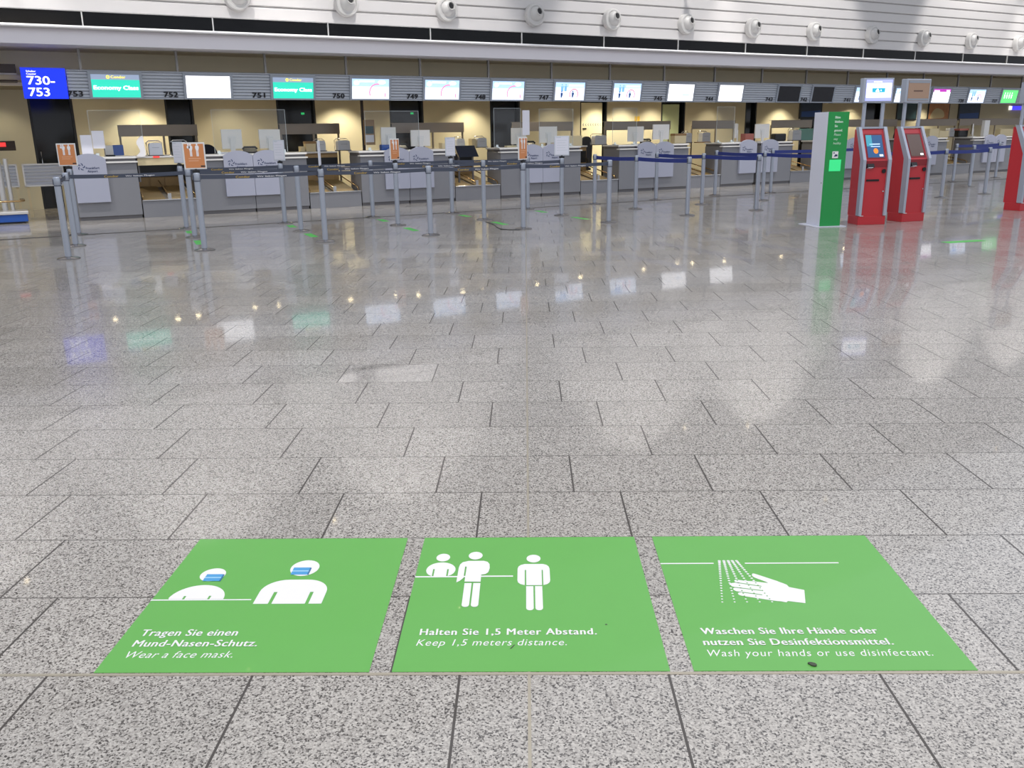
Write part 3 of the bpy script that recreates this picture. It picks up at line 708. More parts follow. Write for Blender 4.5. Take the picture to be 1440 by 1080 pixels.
monitor(310, 339, 182, 'white monitor seen from behind, left one of the pair at desks 752 and 751')
monitor(363, 393, 182, 'white monitor seen from behind, right one of the pair at desks 752 and 751')
monitor(535, 556, 179, 'white monitor above a blue box, left one at desks 750 and 749')
monitor(577, 604, 183, 'white monitor seen from behind, right one at desks 750 and 749')
monitor(721, 737, 180, 'white monitor partly behind an orange sign, left one at desks 748 and 747', R(-30))
monitor(758, 783, 178, 'white monitor seen from behind, right one at desks 748 and 747')
monitor(887, 901, 178, 'white monitor turned sideways, left one at desks 746 and 745', R(-40))
monitor(918, 941, 175, 'white monitor seen from behind, right one at desks 746 and 745')
monitor(1029, 1043, 173, 'white monitor turned sideways, left one at desks 744 and 743', R(40))
monitor(1060, 1084, 174.5, 'white monitor seen from behind, right one at desks 744 and 743')
monitor(1364, 1372, 174, 'white monitor turned away at the far right desks', R(40))

def device(x0, x1, yt, label, w=-1.75, name='tag_printer', z0=1.19, loop=True, cat='printer'):
    s_, wd_, zt = span(x0, x1, yt, w); zt = max(min(zt, 1.60), z0 + .2); wd_ = max(.22, min(.42, wd_)); H = zt - z0
    t = thing(name, label, cat, W(s_, w, z0), T30, 'pale grey tag printers behind the belts')
    pts = [(-wd_ / 2, .02), (wd_ / 2, .02)] + [(wd_ / 2 * (1 if a < .5 else -1) * 1.0 - (.05 if a < .5 else -.05) * (1 - math.cos((a if a < .5 else 1 - a) * PI)), H - .06 + .06 * math.sin((a if a < .5 else 1 - a) * PI)) for a in [0, .12, .25, .37, .499, .501, .63, .75, .88, 1.0]]
    part('case', MB().prism(pts, -.10, .08), 'device_grey', t, 50)
    part('base', MB().box(-wd_ / 2 - .02, wd_ / 2 + .02, -.12, .10, 0, .02), 'steel_dark', t)
    part('paper_slot', MB().box(-wd_ * .28, wd_ * .28, -.104, -.10, H * .62, H * .66), 'post_silver', t)
    if loop:
        part('wire_loop', MB().tube([(-wd_ / 2 - .025, .09, 0.02), (-wd_ / 2 - .025, .09, H), (-wd_ / 2 + .03, .09, H + .04), (wd_ / 2 - .03, .09, H + .04), (wd_ / 2 + .025, .09, H), (wd_ / 2 + .025, .09, .02)], .01), 'chrome', t, 60)
device(208, 226, 201, 'pale grey printer box on the beige console, left of two', w=-.35, z0=1.196)
device(242, 262, 200, 'pale grey printer box on the beige console, right of two', w=-.35, z0=1.196)
device(444, 455, 198, 'pale grey printer box beside cream boxes right of the second monitor pair')
device(473, 490, 197.5, 'pale grey printer box with chrome loop left of the poster pole')
device(640, 651, 195, 'pale grey printer box just right of a white notice sign')
device(669, 682, 194, 'pale grey printer box above the slanted black board')
device(834, 850, 190.5, 'pale grey printer box right of the black office chair')
device(962, 970, 187, 'pale grey printer box beside the tan box right of desk 745')
device(985, 996, 186.5, 'pale grey printer box standing on the brown console left of desk 744')
device(1112, 1124, 183, 'pale grey printer box right of the black box at desk 743')
device(1333, 1342, 180, 'round-topped grey printer box at the right of the second kiosk', loop=False)

def boxthing(name, x0, x1, yt, label, cat, m_, w=-.5, z0=TOPZ, dep=.2, bev=.01, group=None, rot=0.0, lid=None, minh=.03, zmax=1.65):
    s_, wd_, zt = span(x0, x1, yt, w); H = max(minh, min(zt, zmax) - z0)
    t = thing(name, label, cat, W(s_, w, z0), T30 + rot, group)
    part('body', MB().box(-wd_ / 2, wd_ / 2, -dep / 2, dep / 2, 0, H, min(bev, H * .3)), m_, t)
    if lid: part('lid', MB().box(-wd_ / 2 - .004, wd_ / 2 + .004, -dep / 2 - .004, dep / 2 + .004, H * .78, H + .003, .004), lid, t)
    return t, wd_, H
t, wd_, H = boxthing('document_scanner', 146, 172, 204.5, 'white and blue scanner box on the leftmost desk', 'scanner', 'device_white', lid=None)
part('side_cover', MB().box(-.02, wd_ / 2 + .005, -.106, .106, .015, H + .004, .01), 'scale_blue', t); part('tray', MB().box(-wd_ / 2, 0, -.16, -.10, 0, .03), 'black_plastic', t)
boxthing('paper_stack', 307, 322, 214.5, 'stack of white paper left of the monitors at desk 752', 'paper', 'paper', minh=.035)
boxthing('paper_stack', 541, 553, 207, 'loose white paper stack at the left edge of desk 750', 'paper', 'paper', w=-.35, minh=.02, zmax=1.235)
boxthing('blue_box', 535, 548, 203.5, 'dark blue box under the left monitor at desk 750', 'box', 'scale_blue', w=-.285, dep=.15)
boxthing('cream_box', 421, 427, 206, 'small cream carton right of the white notice at desk 751', 'box', 'cream_plastic', w=-1.7, z0=1.19)
boxthing('cream_box', 428, 442, 199, 'larger cream carton with dark front beside the printer at desk 751', 'box', 'cream_plastic', w=-1.7, z0=1.19, lid='box_brown')
boxthing('cream_box', 619, 624, 201, 'tiny cream carton on the desk right of number 749', 'box', 'cream_plastic', w=-.5)
boxthing('cream_box', 661, 667, 195, 'cream carton behind the slanted black board', 'box', 'cream_plastic', w=-1.75, z0=1.19)
boxthing('open_book', 711, 728, 203, 'cream open folder lying on the desk left of number 748', 'folder', 'cream_plastic', w=-.29, dep=.15, minh=.03, zmax=1.25)
boxthing('tan_box', 792, 816, 191, 'tan board behind the white notice at desk 747', 'box', 'reddish' if False else 'cream_plastic', w=-.6, zmax=1.5)
boxthing('tan_box', 946, 962, 188, 'tan carton on the desk right of the monitors at 745', 'box', 'cream_plastic', w=-.6, zmax=1.5, lid='box_brown')
boxthing('brown_box', 979, 995, 201, 'low brown carton on the console left of desk 744', 'box', 'box_brown', w=-1.5, z0=1.19)
boxthing('reddish_box', 1045, 1057, 188, 'reddish brown carton between the monitors of desks 744 and 743', 'box', 'reddish', w=-.5)
boxthing('black_case', 1087, 1103, 188, 'black rounded case on the desk right of the monitors at 743', 'case', 'black_plastic', w=-.55, bev=.04)
boxthing('terminal_screen', 1124, 1143, 181, 'teal-lit terminal beside the green pillar', 'screen', 'teal_screen_box', w=-1.95, z0=1.19, dep=.06, zmax=1.62)
boxthing('tan_box', 1305, 1318, 178, 'tan carton left of the round-topped printer past the second kiosk', 'box', 'cream_plastic', w=-.6, zmax=1.5)
boxthing('tan_box', 1318, 1331, 182, 'low tan carton right of another past the second kiosk', 'box', 'cream_plastic', w=-.6, zmax=1.42)
boxthing('black_bag', 1346, 1359, 181, 'black bag with red top at the far right desks', 'bag', 'black_plastic', w=-.6, bev=.04, lid='reddish', zmax=1.5)
boxthing('white_dispenser', 1384, 1391, 166, 'tall white column standing on the far right desk', 'dispenser', 'device_white', w=-.5, dep=.12, zmax=1.75)
boxthing('tan_box', 1404, 1423, 179, 'wide tan carton at the far right desk edge', 'box', 'cream_plastic', w=-.6, zmax=1.45)

# telephones and a headset: base, cradle and handset
def phone(x0, x1, label, w=-.45):
    s_, wd_, _ = span(x0, x1, 200, w); t = thing('telephone', label, 'telephone', W(s_, w, TOPZ), T30, 'black telephones on the desks')
    part('base', MB().prism([(-.09, 0), (.10, 0), (.10, .10), (-.09, .03)], -wd_ / 2, wd_ / 2, 'x'), 'black_plastic', t)
    part('handset', MB().tube([(-wd_ / 2 - .02, .02, .085), (-wd_ / 2 + .02, .03, .125), (wd_ / 2 - .02, .03, .125), (wd_ / 2 + .02, .02, .085)], .022), 'black_plastic', t, 60)
phone(342, 360, 'black telephone between the two monitors at desks 752 and 751')
phone(742, 752, 'black telephone between the two monitors at desks 748 and 747')
phone(903, 915, 'black telephone between the two monitors at desks 746 and 745')
phone(560, 572, 'black telephone between the two monitors at desks 750 and 749')

# clear acrylic screens standing on the desks
def acrylic(x0, x1, yt, label, w=-.12):
    s_, wd_, zt = span(x0, x1, yt, w); t = thing('acrylic_screen', label, 'acrylic screen', W(s_, w, TOPZ), T30, 'clear acrylic screens on the desks')
    H = min(zt, 2.2) - TOPZ
    part('pane', MB().box(-wd_ / 2, wd_ / 2, -.003, .003, .02, H), 'acrylic', t)
    for x in (-wd_ / 2 + .08, wd_ / 2 - .08): part('foot', MB().box(x - .03, x + .03, -.08, .08, 0, .02, .003).box(x - .03, x + .03, -.012, -.003, .02, .07), 'acrylic_edge', t)
    part('edge', MB().box(-wd_ / 2, -wd_ / 2 + .006, -.004, .004, .02, H).box(wd_ / 2 - .006, wd_ / 2, -.004, .004, .02, H).box(-wd_ / 2, wd_ / 2, -.004, .004, H - .005, H), 'acrylic_edge', t)
    return t, wd_, H
ta, wa, Ha = acrylic(122, 196, 155, 'clear acrylic screen on the leftmost desk with paper notices')
acrylic(296, 400, 154, 'clear acrylic screen across desks 752 and 751')
acrylic(512, 588, 156, 'clear acrylic screen at desks 750 and 749')
acrylic(694, 732, 152, 'clear acrylic screen on the left half of desks 748 and 747')
acrylic(758, 806, 153, 'clear acrylic screen on the right half of desks 748 and 747')
acrylic(862, 896, 152, 'clear acrylic screen left of the monitors at desk 746')
acrylic(1009, 1034, 150, 'clear acrylic screen at desk 744')
for x0, x1, y0, y1, lab in ((112, 128, 190, 217, 'white paper notice, lower left of two hung on the leftmost acrylic screen'), (128, 145, 184, 209, 'white paper notice, upper right of two hung on the leftmost acrylic screen'), (734.5, 744.5, 155, 190, 'white paper notice hung above the monitors between numbers 748 and 747')):
    a, z1 = SZ(x0, y0, -.08); b_, _ = SZ(x1, y0, -.08); _, z0 = SZ(x0, y1, -.08)
    o = part('paper_notice', MB().box(0, b_ - a, -.001, .001, 0, z1 - max(z0, TOPZ)), 'paper'); o.location = W(a, -.08, max(z0, TOPZ)); o.rotation_euler = (0, 0, T30); tag(o, lab, 'notice', 'paper notices')
# white swoosh-shaped display card
a, z1 = SZ(189, 198, -.1)
o = part('white_card', MB().prism(smooth_poly([(0, 0.0), (.16, 0.0), (.165, .2), (.15, .38), (.06, .33), (.02, .25), (.05, .17), (.07, .08)]), 0, .006), 'white_print'); o.location = W(a, -.02, TOPZ); o.rotation_euler = (0, 0, T30)
tag(o, 'curved white card standing at the right end of the leftmost desk', 'card')

# slanted black board
s_, wd_, zt = span(656, 676, 209, -.15)
t = thing('slanted_board', 'dark navy slanted board between the desks below number 748', 'board', W(s_, -.6, 0))
part('board', MB().prism([(-.15, 1.0), (-.13, 1.0), (.11, 1.255), (.09, 1.265)], -wd_ / 2 - .05, wd_ / 2 + .1, 'x'), 'navy_fabric', t)
part('edge', MB().prism([(-.16, .995), (-.13, .995), (.11, 1.262), (.08, 1.272)], -wd_ / 2 - .07, -wd_ / 2 - .052, 'x'), 'chrome', t)
for x in (-wd_ / 2, wd_ / 2): part('leg', MB().box(x - .02, x + .02, -.02, .02, .301, 1.10), 'steel_dark', t)
# office chairs
def chair(x0, x1, yt, label, w=-1.1):
    s_, wd_, zt = span(x0, x1, yt, w); wd_ = max(.42, min(wd_, .5)); zt = max(1.15, min(zt, 1.5)); t = thing('office_chair', label, 'chair', W(s_, w, 0), T30 + R(8), 'office chairs behind the desks')
    pts = []
    hb = zt - .62
    for k in range(13):
        a = PI * k / 12; pts.append((wd_ / 2 * (1 if k < 6.5 else 1) * math.cos(a), .62 + hb * .72 + hb * .28 * math.sin(a)))
    pts = [(wd_ / 2 * .86, .62)] + pts + [(-wd_ / 2 * .86, .62)]
    part('backrest', MB().prism(pts, -.04, .04), 'navy_fabric', t, 40)
    part('seat', MB().box(-.24, .24, .03, .48, .44, .52, .03), 'navy_fabric', t, 40)
    part('back_bar', MB().box(-.04, .04, -.07, -.042, .46, .8), 'black_plastic', t)
    part('column', MB().lathe([(.03, .06), (.03, .44)], 12, off=(0, .22, 0)), 'chrome', t, 40)
    ft = MB()
    for k in range(5):
        a = 2 * PI * k / 5; ft.tube([(0, .22, .09), (.28 * math.cos(a), .22 + .28 * math.sin(a), .05)], .02); ft.lathe([(.022, 0), (.022, .05)], 8, off=(.28 * math.cos(a), .22 + .28 * math.sin(a), 0))
    part('star_base', ft, 'black_plastic', t, 40)
chair(816, 833, 192, 'black office chair standing in front of the cream door', -3.1)
chair(283, 298, 203, 'dark office chair back behind the orange sign at desk 752', -1.3)
chair(1257, 1270, 183, 'black office chair seen between the two red kiosks')

# pole with poster
s_, _, _ = span(508, 512, 170, -1.0)
t = thing('poster_stand', 'dark pole with a narrow poster right of number 750', 'poster stand', W(s_, -1.0, 0))
part('pole', MB().box(-.03, .03, -.02, .02, .02, 2.6), 'brown_dark', t); part('base', MB().lathe([(.2, 0), (.2, .02)], 20), 'brown_dark', t)
zt = SZ(510, 168.5, -1.0)[1]; zb = SZ(510, 204, -1.0)[1]
pp = part('poster', MB().box(.0, .27, -.036, -.021, zb, zt), 'box_brown', t)
part('picture', MB().box(.03, .24, -.04, -.036, zb + (zt - zb) * .45, zb + (zt - zb) * .75), 'poster_teal', pp); part('text_block', MB().box(.03, .24, -.04, -.036, zb + .06, zb + (zt - zb) * .4), 'paper', pp)

# posters on the back wall at right and a note
for x0, x1, y0, y1, m_, lab in ((1308, 1337, 143, 168, 'poster_orange', 'framed orange and cream poster below the magenta screen'), (1351, 1380, 143, 168, 'poster_navy', 'framed dark blue poster below the screen left of the green one'), (1264, 1291, 143, 168, 'poster_teal', 'dark teal poster behind the second kiosk poles'), (1127, 1157, 142, 166, 'poster_navy', 'dark poster with blue lower part just left of the green pillar')):
    a, z1 = SZ(x0, y0, -3.95); b_, _ = SZ(x1, y0, -3.95); z0 = SZ(x0, y1, -3.95)[1]; z1 = min(z1, 2.58)
    t = thing('wall_poster', lab, 'poster', W(a, -3.998, z0), T30, 'posters on the back wall')
    part('frame', MB().box(-.03, b_ - a + .03, -.03, -.0, -.03, z1 - z0 + .02), 'door_frame_dark', t); pr = part('print', MB().box(.02, b_ - a - .02, -.035, -.03, .02, z1 - z0 - .02), m_, t)
    if m_ == 'poster_orange': part('pale_area', MB().flat(smooth_poly([(.1, .06), (.5, .04), (.95, .08), (.9, .3), (.55, .42), (.3, .35)]), -.0362, 'y'), 'cream_plastic', pr)
    if m_ == 'poster_navy': part('blue_area', MB().flat([(.06, .04), (b_ - a - .06, .04), (b_ - a - .06, .26), (.06, .22)], -.0362, 'y'), 'scale_blue', pr)
a, z1 = SZ(893, 163.5, -3.98); b_, z0 = SZ(900, 170.5, -3.98)
o = part('yellow_note', MB().box(0, b_ - a, -.004, 0, 0, z1 - z0), 'yellow_note'); o.location = W(a, -3.998, z0); o.rotation_euler = (0, 0, T30); tag(o, 'small yellow note on the beige back wall above desk 746', 'note')
a, z1 = SZ(1425, 149, -3.9); b_, z0 = SZ(1446, 154.5, -3.9)
t = thing('lit_wall_sign', 'small purple-blue lit sign at the far right edge behind the desks', 'sign', W(a, -3.998, z0))
part('box', MB().box(0, b_ - a, -.06, 0, 0, z1 - z0), 'purple_sign', t); part('white_end', MB().box(-.14, 0, -.06, 0, 0, z1 - z0), 'sign_white', t)

# ------------------------------------------------------------------ left end: gate, scale
for x0, x1, lab in ((-16, 23, 'louvered metal gate panel at the far left edge'), (30, 88, 'louvered metal gate panel left of the first desk')):
    a, zt = SZ(x0, 230.5, -1.6); b_, _ = SZ(x1, 230.5, -1.6); zb = SZ(x0, 262, -1.6)[1]; zt = 1.075
    zb = .62
    t = thing('louvered_gate', lab, 'gate', W(a, -1.6, 0), T30, 'louvered gates at the left end'); L_ = b_ - a
    fr = MB(); fr.box(0, L_, -.02, .02, zb, zb + .03); fr.box(0, L_, -.02, .02, zt - .03, zt); fr.box(0, .03, -.02, .02, zb, zt); fr.box(L_ - .03, L_, -.02, .02, zb, zt); part('frame', fr, 'thin_metal', t)
    sl = MB(); n_ = 6; st = (zt - zb - .06) / n_
    for k in range(n_):
        z0 = zb + .03 + k * st; sl.prism([(-.01, z0), (-.018, z0 + st * .35), (.0, z0 + st * .8), (.012, z0 + st), (.018, z0 + st), (.008, z0)], .03, L_ - .03, 'x')
    part('slats', sl, 'gate_slat', t)
    for x in (.05, L_ - .05): part('leg', MB().box(x - .025, x + .025, .021, .06, 0, zt - .1), 'cream_plastic', t)
t = thing('baggage_scale', 'baggage scale with blue base and red display at the left edge', 'scale', W(-1.36, -.55, 0))
part('base', MB().box(-.55, .36, -.3, .3, .03, .17, .01), 'scale_blue', t); part('platform', MB().box(-.57, .38, -.32, .32, .172, .23, .01), 'thin_metal', t)
part('foot', MB().box(-.5, .3, -.25, .25, 0, .03), 'black_plastic', t)
part('bumper', MB().tube([(-.5, -.3, .23), (-.5, -.3, .42), (.28, -.3, .42), (.34, -.2, .42), (.34, .2, .42), (.28, .28, .42)], .018), 'brass', t, 60)
part('column', MB().lathe([(.05, .23), (.05, 1.3)], 16, off=(.0, .2, 0)).lathe([(.04, .23), (.04, 1.2)], 16, off=(.13, .2, 0)), 'thin_metal', t, 40)
dp = part('display_head', MB().prism([(-.08, 1.30), (.06, 1.44), (.12, 1.40), (.0, 1.26)], -.28, .30, 'x'), 'brown_dark', t); dp.location = (0.05, .2, .09)
part('red_digits', MB().prism([(-.055, 1.335), (.02, 1.41), (.018, 1.414), (-.058, 1.339)], -.05, .14, 'x'), 'red_led', dp)

# ------------------------------------------------------------------ barrier posts and belts
def post_parts(t):
    part('base', lambda: MB().lathe([(.145, 0), (.145, .008), (.13, .018), (.06, .028), (.05, .035), (.0001, .035)], 28, cap=False), 'post_base', t, 40, 'po_b')
    part('pole', lambda: MB().lathe([(.041, .03), (.041, .965)], 20), 'post_silver', t, 40, 'po_p')
    part('belt_head', lambda: MB().lathe([(.042, .965), (.044, .97), (.044, 1.047), (.042, 1.05)], 20), 'head_silver', t, 40, 'po_h')
    for sx in (-.045, .045): part('belt_slot', lambda: MB().box(-.007, .007, -.012, .012, .975, 1.045), 'belt_dark', t, key='po_s', loc=(sx, 0, 0))
    part('clamp_ring', lambda: MB().lathe([(.0435, .955), (.0455, .957), (.0455, .966), (.0435, .968)], 20), 'belt_dark', t, 40, 'po_r')
    part('cap', lambda: MB().lathe([(.043, 1.05), (.043, 1.066), (.036, 1.075), (.0001, 1.076)], 20, cap=False), 'post_silver', t, 40, 'po_c')
LINES = {1: [(-.64, 6.03), (-.46, 4.48), (-.31, 2.71)], 2: [(1.10, 6.17), (1.28, 4.36), (1.41, 2.80)], 3: [(2.86, 6.20), (2.99, 4.45), (3.13, 2.91)], 4: [(4.53, 6.36), (4.70, 4.56), (4.90, 2.77)],
         5: [(6.20, 6.41), (6.42, 4.56), (6.52, 2.96)], 6: [(7.96, 6.38), (8.03, 4.71), (8.25, 3.03)], 7: [(9.92, 6.17), (10.01, 4.43), (10.09, 2.82)], 8: [(11.68, 6.17), (11.84, 4.37), (11.91, 2.69)]}
WHERE = ['nearest the camera', 'in the middle', 'farthest back']
PN = ['left of the first desk', 'at the two orange and white notices', 'below screen 751', 'below screens 750 and 749', 'right of counter number 749', 'below the screens 748 and 747', 'with blue belt, left of desks 745', 'with blue belts, below desk 744']
POSTS = {}
for k, ps in LINES.items():
    for j, (s_, w_) in enumerate(ps):
        t = thing('barrier_post', 'silver barrier post %s in the %s three-post line from the left' % (WHERE[j], ORD[k - 1]), 'barrier post', W(s_, w_, 0), T30, 'silver barrier posts')
        post_parts(t); POSTS[(k, j)] = (s_, w_)
EX = {'a': (13.61, 4.38, 'silver barrier post, middle one of three close together left of the green pillar'), 'b': (15.52, 2.72, 'silver barrier post, rear right one of three left of the green pillar'), 'c': (13.88, 2.50, 'silver barrier post at the back under the white screen of counter 744'),
      'h': (13.5, 6.2, 'silver barrier post hidden behind the green dispenser pillar'),
      'd': (17.26, 6.27, 'silver barrier post just right of the second red kiosk'), 'e': (22.92, 2.61, 'rear silver barrier post, second right of the second red kiosk'), 'f': (21.09, 4.37, 'silver barrier post, third right of the second red kiosk'),
      'g': (18.99, 6.18, 'silver barrier post, fourth right of the second red kiosk'), 'i': (25.58, 2.20, 'thin far silver barrier post, fifth right of the second red kiosk'), 'j': (23.69, 3.92, 'silver barrier post beside the red kiosk at the right edge')}
for k, (s_, w_, lab) in EX.items():
    t = thing('barrier_post', lab, 'barrier post', W(s_, w_, 0), T30, 'silver barrier posts'); post_parts(t); POSTS[k] = (s_, w_)
def rib(a, b_, m_, label, zt=1.042, text=True, hgt=.056, sag=.012):
    (sa, wa), (sb, wb) = a, b_
    A, B = W(sa, wa, 0), W(sb, wb, 0); d = B - A; L_ = d.length; d.normalize(); ang = math.atan2(d.y, d.x)
    mb = MB(); n = 14; cols = []
    for i in range(n + 1):
        x = .056 + (L_ - .112) * i / n; dz = -sag * math.sin(PI * i / n)
        cols.append([mb.bm.verts.new((x, y, zz + dz)) for y, zz in ((-.0012, zt - hgt), (.0012, zt - hgt), (.0012, zt), (-.0012, zt))])
    for p, q in zip(cols, cols[1:]):
        for r_ in range(4): mb.bm.faces.new((p[r_], p[(r_ + 1) % 4], q[(r_ + 1) % 4], q[r_]))
    mb.bm.faces.new(cols[0]); mb.bm.faces.new(cols[-1][::-1])
    o = part('barrier_belt', mb, m_); o.location = A; o.rotation_euler = (0, 0, ang); tag(o, label, 'barrier belt', 'retractable barrier belts')
    if text:
        lettering('lettering', 'Condor', .20, .030, 'condor_yellow', o, (L_ * .30, -.0035, zt - .045 - sag), .012)
        lettering('lettering', 'Wir lieben Fliegen', .42, .020, 'white_print', o, (L_ * .30 + .30, -.0035, zt - .042 - sag), .012)
    return o
RN = ['front', 'middle', 'rear']
for j in range(3):
    for k in range(1 if j == 1 else 2, 6):
        rib(POSTS[(k, j)], POSTS[(k + 1, j)], 'belt_dark', 'dark grey lettered belt, %s row, between the %s and %s post lines from left' % (RN[j], ORD[k - 1], ORD[k]))
for a, b_ in ((0, 1), (1, 2)):
    rib(POSTS[(1, a)], POSTS[(1, b_)], 'belt_dark', 'short dark belt of the leftmost post line between its %s posts' % ('front and middle' if a == 0 else 'middle and rear'), text=False, hgt=.058)
for a, b_, lab in (((7, 2), (7, 1), 'blue belt between the rear and middle posts of the seventh line'), ((7, 1), (7, 0), 'blue belt between the middle and front posts of the seventh line'), ((8, 2), (8, 1), 'blue belt between the rear and middle posts of the eighth line'), ((8, 1), (8, 0), 'blue belt between the middle and front posts of the eighth line'),
                   ('c', 'a', 'blue belt running from the rear post under screen 744 forward'), ('a', 'h', 'blue belt running to the post behind the green pillar'), ('d', 'g', 'blue belt in front at right of the second red kiosk'), ('f', 'j', 'blue belt in the middle near the right edge'), ('e', 'i', 'blue belt at the back near the right edge')):
    rib(POSTS[a], POSTS[b_], 'belt_blue', lab, text=False, hgt=.075)
rib(POSTS['b'], (18.9, 2.65), 'belt_blue', 'blue belt passing behind the green pillar', text=False, hgt=.075)
rib((15.4, 6.2), POSTS['d'], 'belt_blue', 'blue belt passing behind the second red kiosk', text=False, hgt=.075)

# notices on posts
def sign(post, kind, label, rot, wd_=.255, hh=.36):
    s_, w_ = POSTS[post]; p = W(s_, w_, 1.077)
    t = thing('notice_holder', label, 'sign', p, rot, 'notices clipped on barrier posts')
    part('clip', lambda: MB().box(-.05, .05, -.02, .02, 0, .035, .004).box(-.015, .015, -.02, .02, .035, .05), 'black_plastic', t, key='sg_c')
    part('frame', lambda: MB().box(-wd_ / 2 - .02, wd_ / 2 + .02, -.008, .008, .045, .045 + hh, .005), 'device_white' if kind == 'orange' else 'device_grey', t, key='sg_f' + kind)
    sh = part('sheet', lambda: MB().box(-wd_ / 2, wd_ / 2, -.0105, -.0085, .065, .025 + hh), 'orange_sheet' if kind == 'orange' else 'paper', t, key='sg_s' + kind)
    part('back_sheet', lambda: MB().box(-wd_ / 2, wd_ / 2, .0085, .0105, .065, .025 + hh), 'orange_sheet' if kind == 'orange' else 'paper', t, key='sg_k' + kind)
    def figs():
        q = MB(); y = -.0115
        S_ = lambda pts: [(a * .8, .395 + (b - .395) * .72) for a, b in pts]
        ff = q.flat; q.flat = lambda pts, z_, ax_: ff(S_(pts), z_, ax_)
        for x in (-.085, -.05, .055):
            q.flat(ell(x, .37, .015, .017, 12), y, 'y')
            if x == -.085: q.flat([(x - .022, .30), (x + .022, .30), (x + .026, .335), (x + .012, .35), (x - .012, .35), (x - .026, .335)], y, 'y')
            else:
                q.flat([(x - .018, .255), (x + .018, .255), (x + .03, .30), (x + .03, .335), (x + .015, .352), (x - .015, .352), (x - .03, .335), (x - .03, .30)], y, 'y')
                q.flat([(x - .018, .15), (x - .002, .15), (x - .002, .254), (x - .018, .254)], y, 'y'); q.flat([(x + .002, .15), (x + .018, .15), (x + .018, .254), (x + .002, .254)], y, 'y')
        return q
    def lines():
        q = MB(); y = -.0115
        for k in range(5): q.flat([(-.10, .14 + .045 * k), (.10 - .03 * (k % 2), .14 + .045 * k), (.10 - .03 * (k % 2), .148 + .045 * k), (-.10, .148 + .045 * k)], y, 'y')
        q.flat([(-.11, .37), (-.02, .37), (-.02, .395), (-.11, .395)], y, 'y')
        return q
    if kind == 'orange':
        part('pictogram', figs, 'white_print', sh, key='sg_g'); part('caption_lines', lambda: MB().flat([(-.08, .185), (.08, .185), (.08, .195), (-.08, .195)], -.0115, 'y').flat([(-.08, .155), (.05, .155), (.05, .165), (-.08, .165)], -.0115, 'y'), 'caption_peach', sh, key='sg_t'); part('logo_patch', lambda: MB().flat([(.07, .075), (.13, .075), (.13, .095), (.07, .095)], -.0115, 'y'), 'brown_dark', sh, key='sg_l')
    else: part('print', lines, 'device_grey', sh, key='sg_p')
sign((1, 2), 'orange', 'orange distancing notice on the rear post left of the first desk', R(12))
sign((2, 2), 'white', 'white paper notice on the rear post, left beside a large orange notice', R(-38))
sign((2, 0), 'orange', 'orange distancing notice on the front post, second from the left', R(20))
sign((3, 2), 'white', 'white paper notice on the rear post right of the second monitor pair', R(-35))
sign((3, 0), 'white', 'white notice seen edge-on on a front post below screen 751', R(99))
sign((4, 1), 'orange', 'narrow orange notice turned sideways on a middle post below screen 750', R(66))
sign((5, 2), 'white', 'white notice turned sideways on a rear post right of number 749', R(55))
sign((5, 0), 'orange', 'orange notice turned sideways on a front post below screen 748', R(62))
sign((6, 1), 'white', 'white notice facing the camera on a middle post below screen 747', R(14))

# green tape strips
def tape(p, q, label, wd_=.06):
    A, B = Vector((*p, 0)), Vector((*q, 0)); d = B - A; o = part('floor_tape', MB().box(0, d.length, -wd_ / 2, wd_ / 2, .0002, .0016), 'green_tape'); o.location = A; o.rotation_euler = (0, 0, math.atan2(d.y, d.x))
    tag(o, label, 'floor tape', 'green tape strips on the floor')
for k in range(2, 7):
    for j in (0, 1):
        (sa, wa), (sb, wb) = POSTS[(k, j)], POSTS[(k, j + 1)]; f0, f1 = (.42, .74) if j == 0 else (.45, .72)
        A = W(sa + (sb - sa) * f0, wa + (wb - wa) * f0); B = W(sa + (sb - sa) * f1, wa + (wb - wa) * f1)
        tape(A[:2], B[:2], 'green floor tape between the %s posts of the %s post line' % ('front and middle' if j == 0 else 'middle and rear', ORD[k - 1]), .12)
tape((5.83, 10.02), (6.45, 10.22), 'green strip on the floor in front of the second red kiosk', .16)  # single flat green strip, wider than those between the posts

def fl_pt(x, y):
    r = ray(x, y); return CAM + r * (-CAM.z / r.z)
cb = MB(); cb.tube([fl_pt(x, y) + Vector((0, 0, .006)) for x, y in ((683, 312), (694, 316), (699, 320), (704, 322.5), (716, 323.5), (731, 323.5))], .006)
tag(part('floor_cable', cb, 'black_plastic'), 'thin dark cable curving on the floor left of the post with a sideways orange notice', 'cable')

# ------------------------------------------------------------------ disinfectant pillar
t = thing('disinfectant_dispenser', 'tall white and green disinfectant dispenser pillar left of the red kiosks', 'dispenser', (4.807, 12.224, 0), R(10))
Wp, Dp, Hp = .353, .46, 1.80
part('base_plate', MB().box(-.10, Wp + .07, -.08, Dp + .08, 0, .012, .003), 'pillar_white', t)
part('casing', MB().box(0, Wp, .012, Dp, .012, Hp, .004), 'pillar_white', t)
fp = part('front_panel', MB().box(0, Wp, 0, .012, .012, Hp, .002), 'pillar_green', t)
for i, (tx, bd) in enumerate((('Bitte', .02), ('bleiben', .02), ('Sie', .02), ('gesund.', .02), ('Please', 0), ('stay', 0), ('healthy.', 0))):
    wt = {'Bitte': .088, 'bleiben': .135, 'Sie': .05, 'gesund.': .14, 'Please': .115, 'stay': .075, 'healthy.': .135}[tx]
    lettering('lettering', tx, wt, .036, 'pillar_text', fp, (.115, -.003, 1.70 - .066 * i), bd, 0 if bd else .2)
ic = part('icon', MB().box(.115, .215, -.006, -.001, 1.09, 1.195), 'white_print', fp)
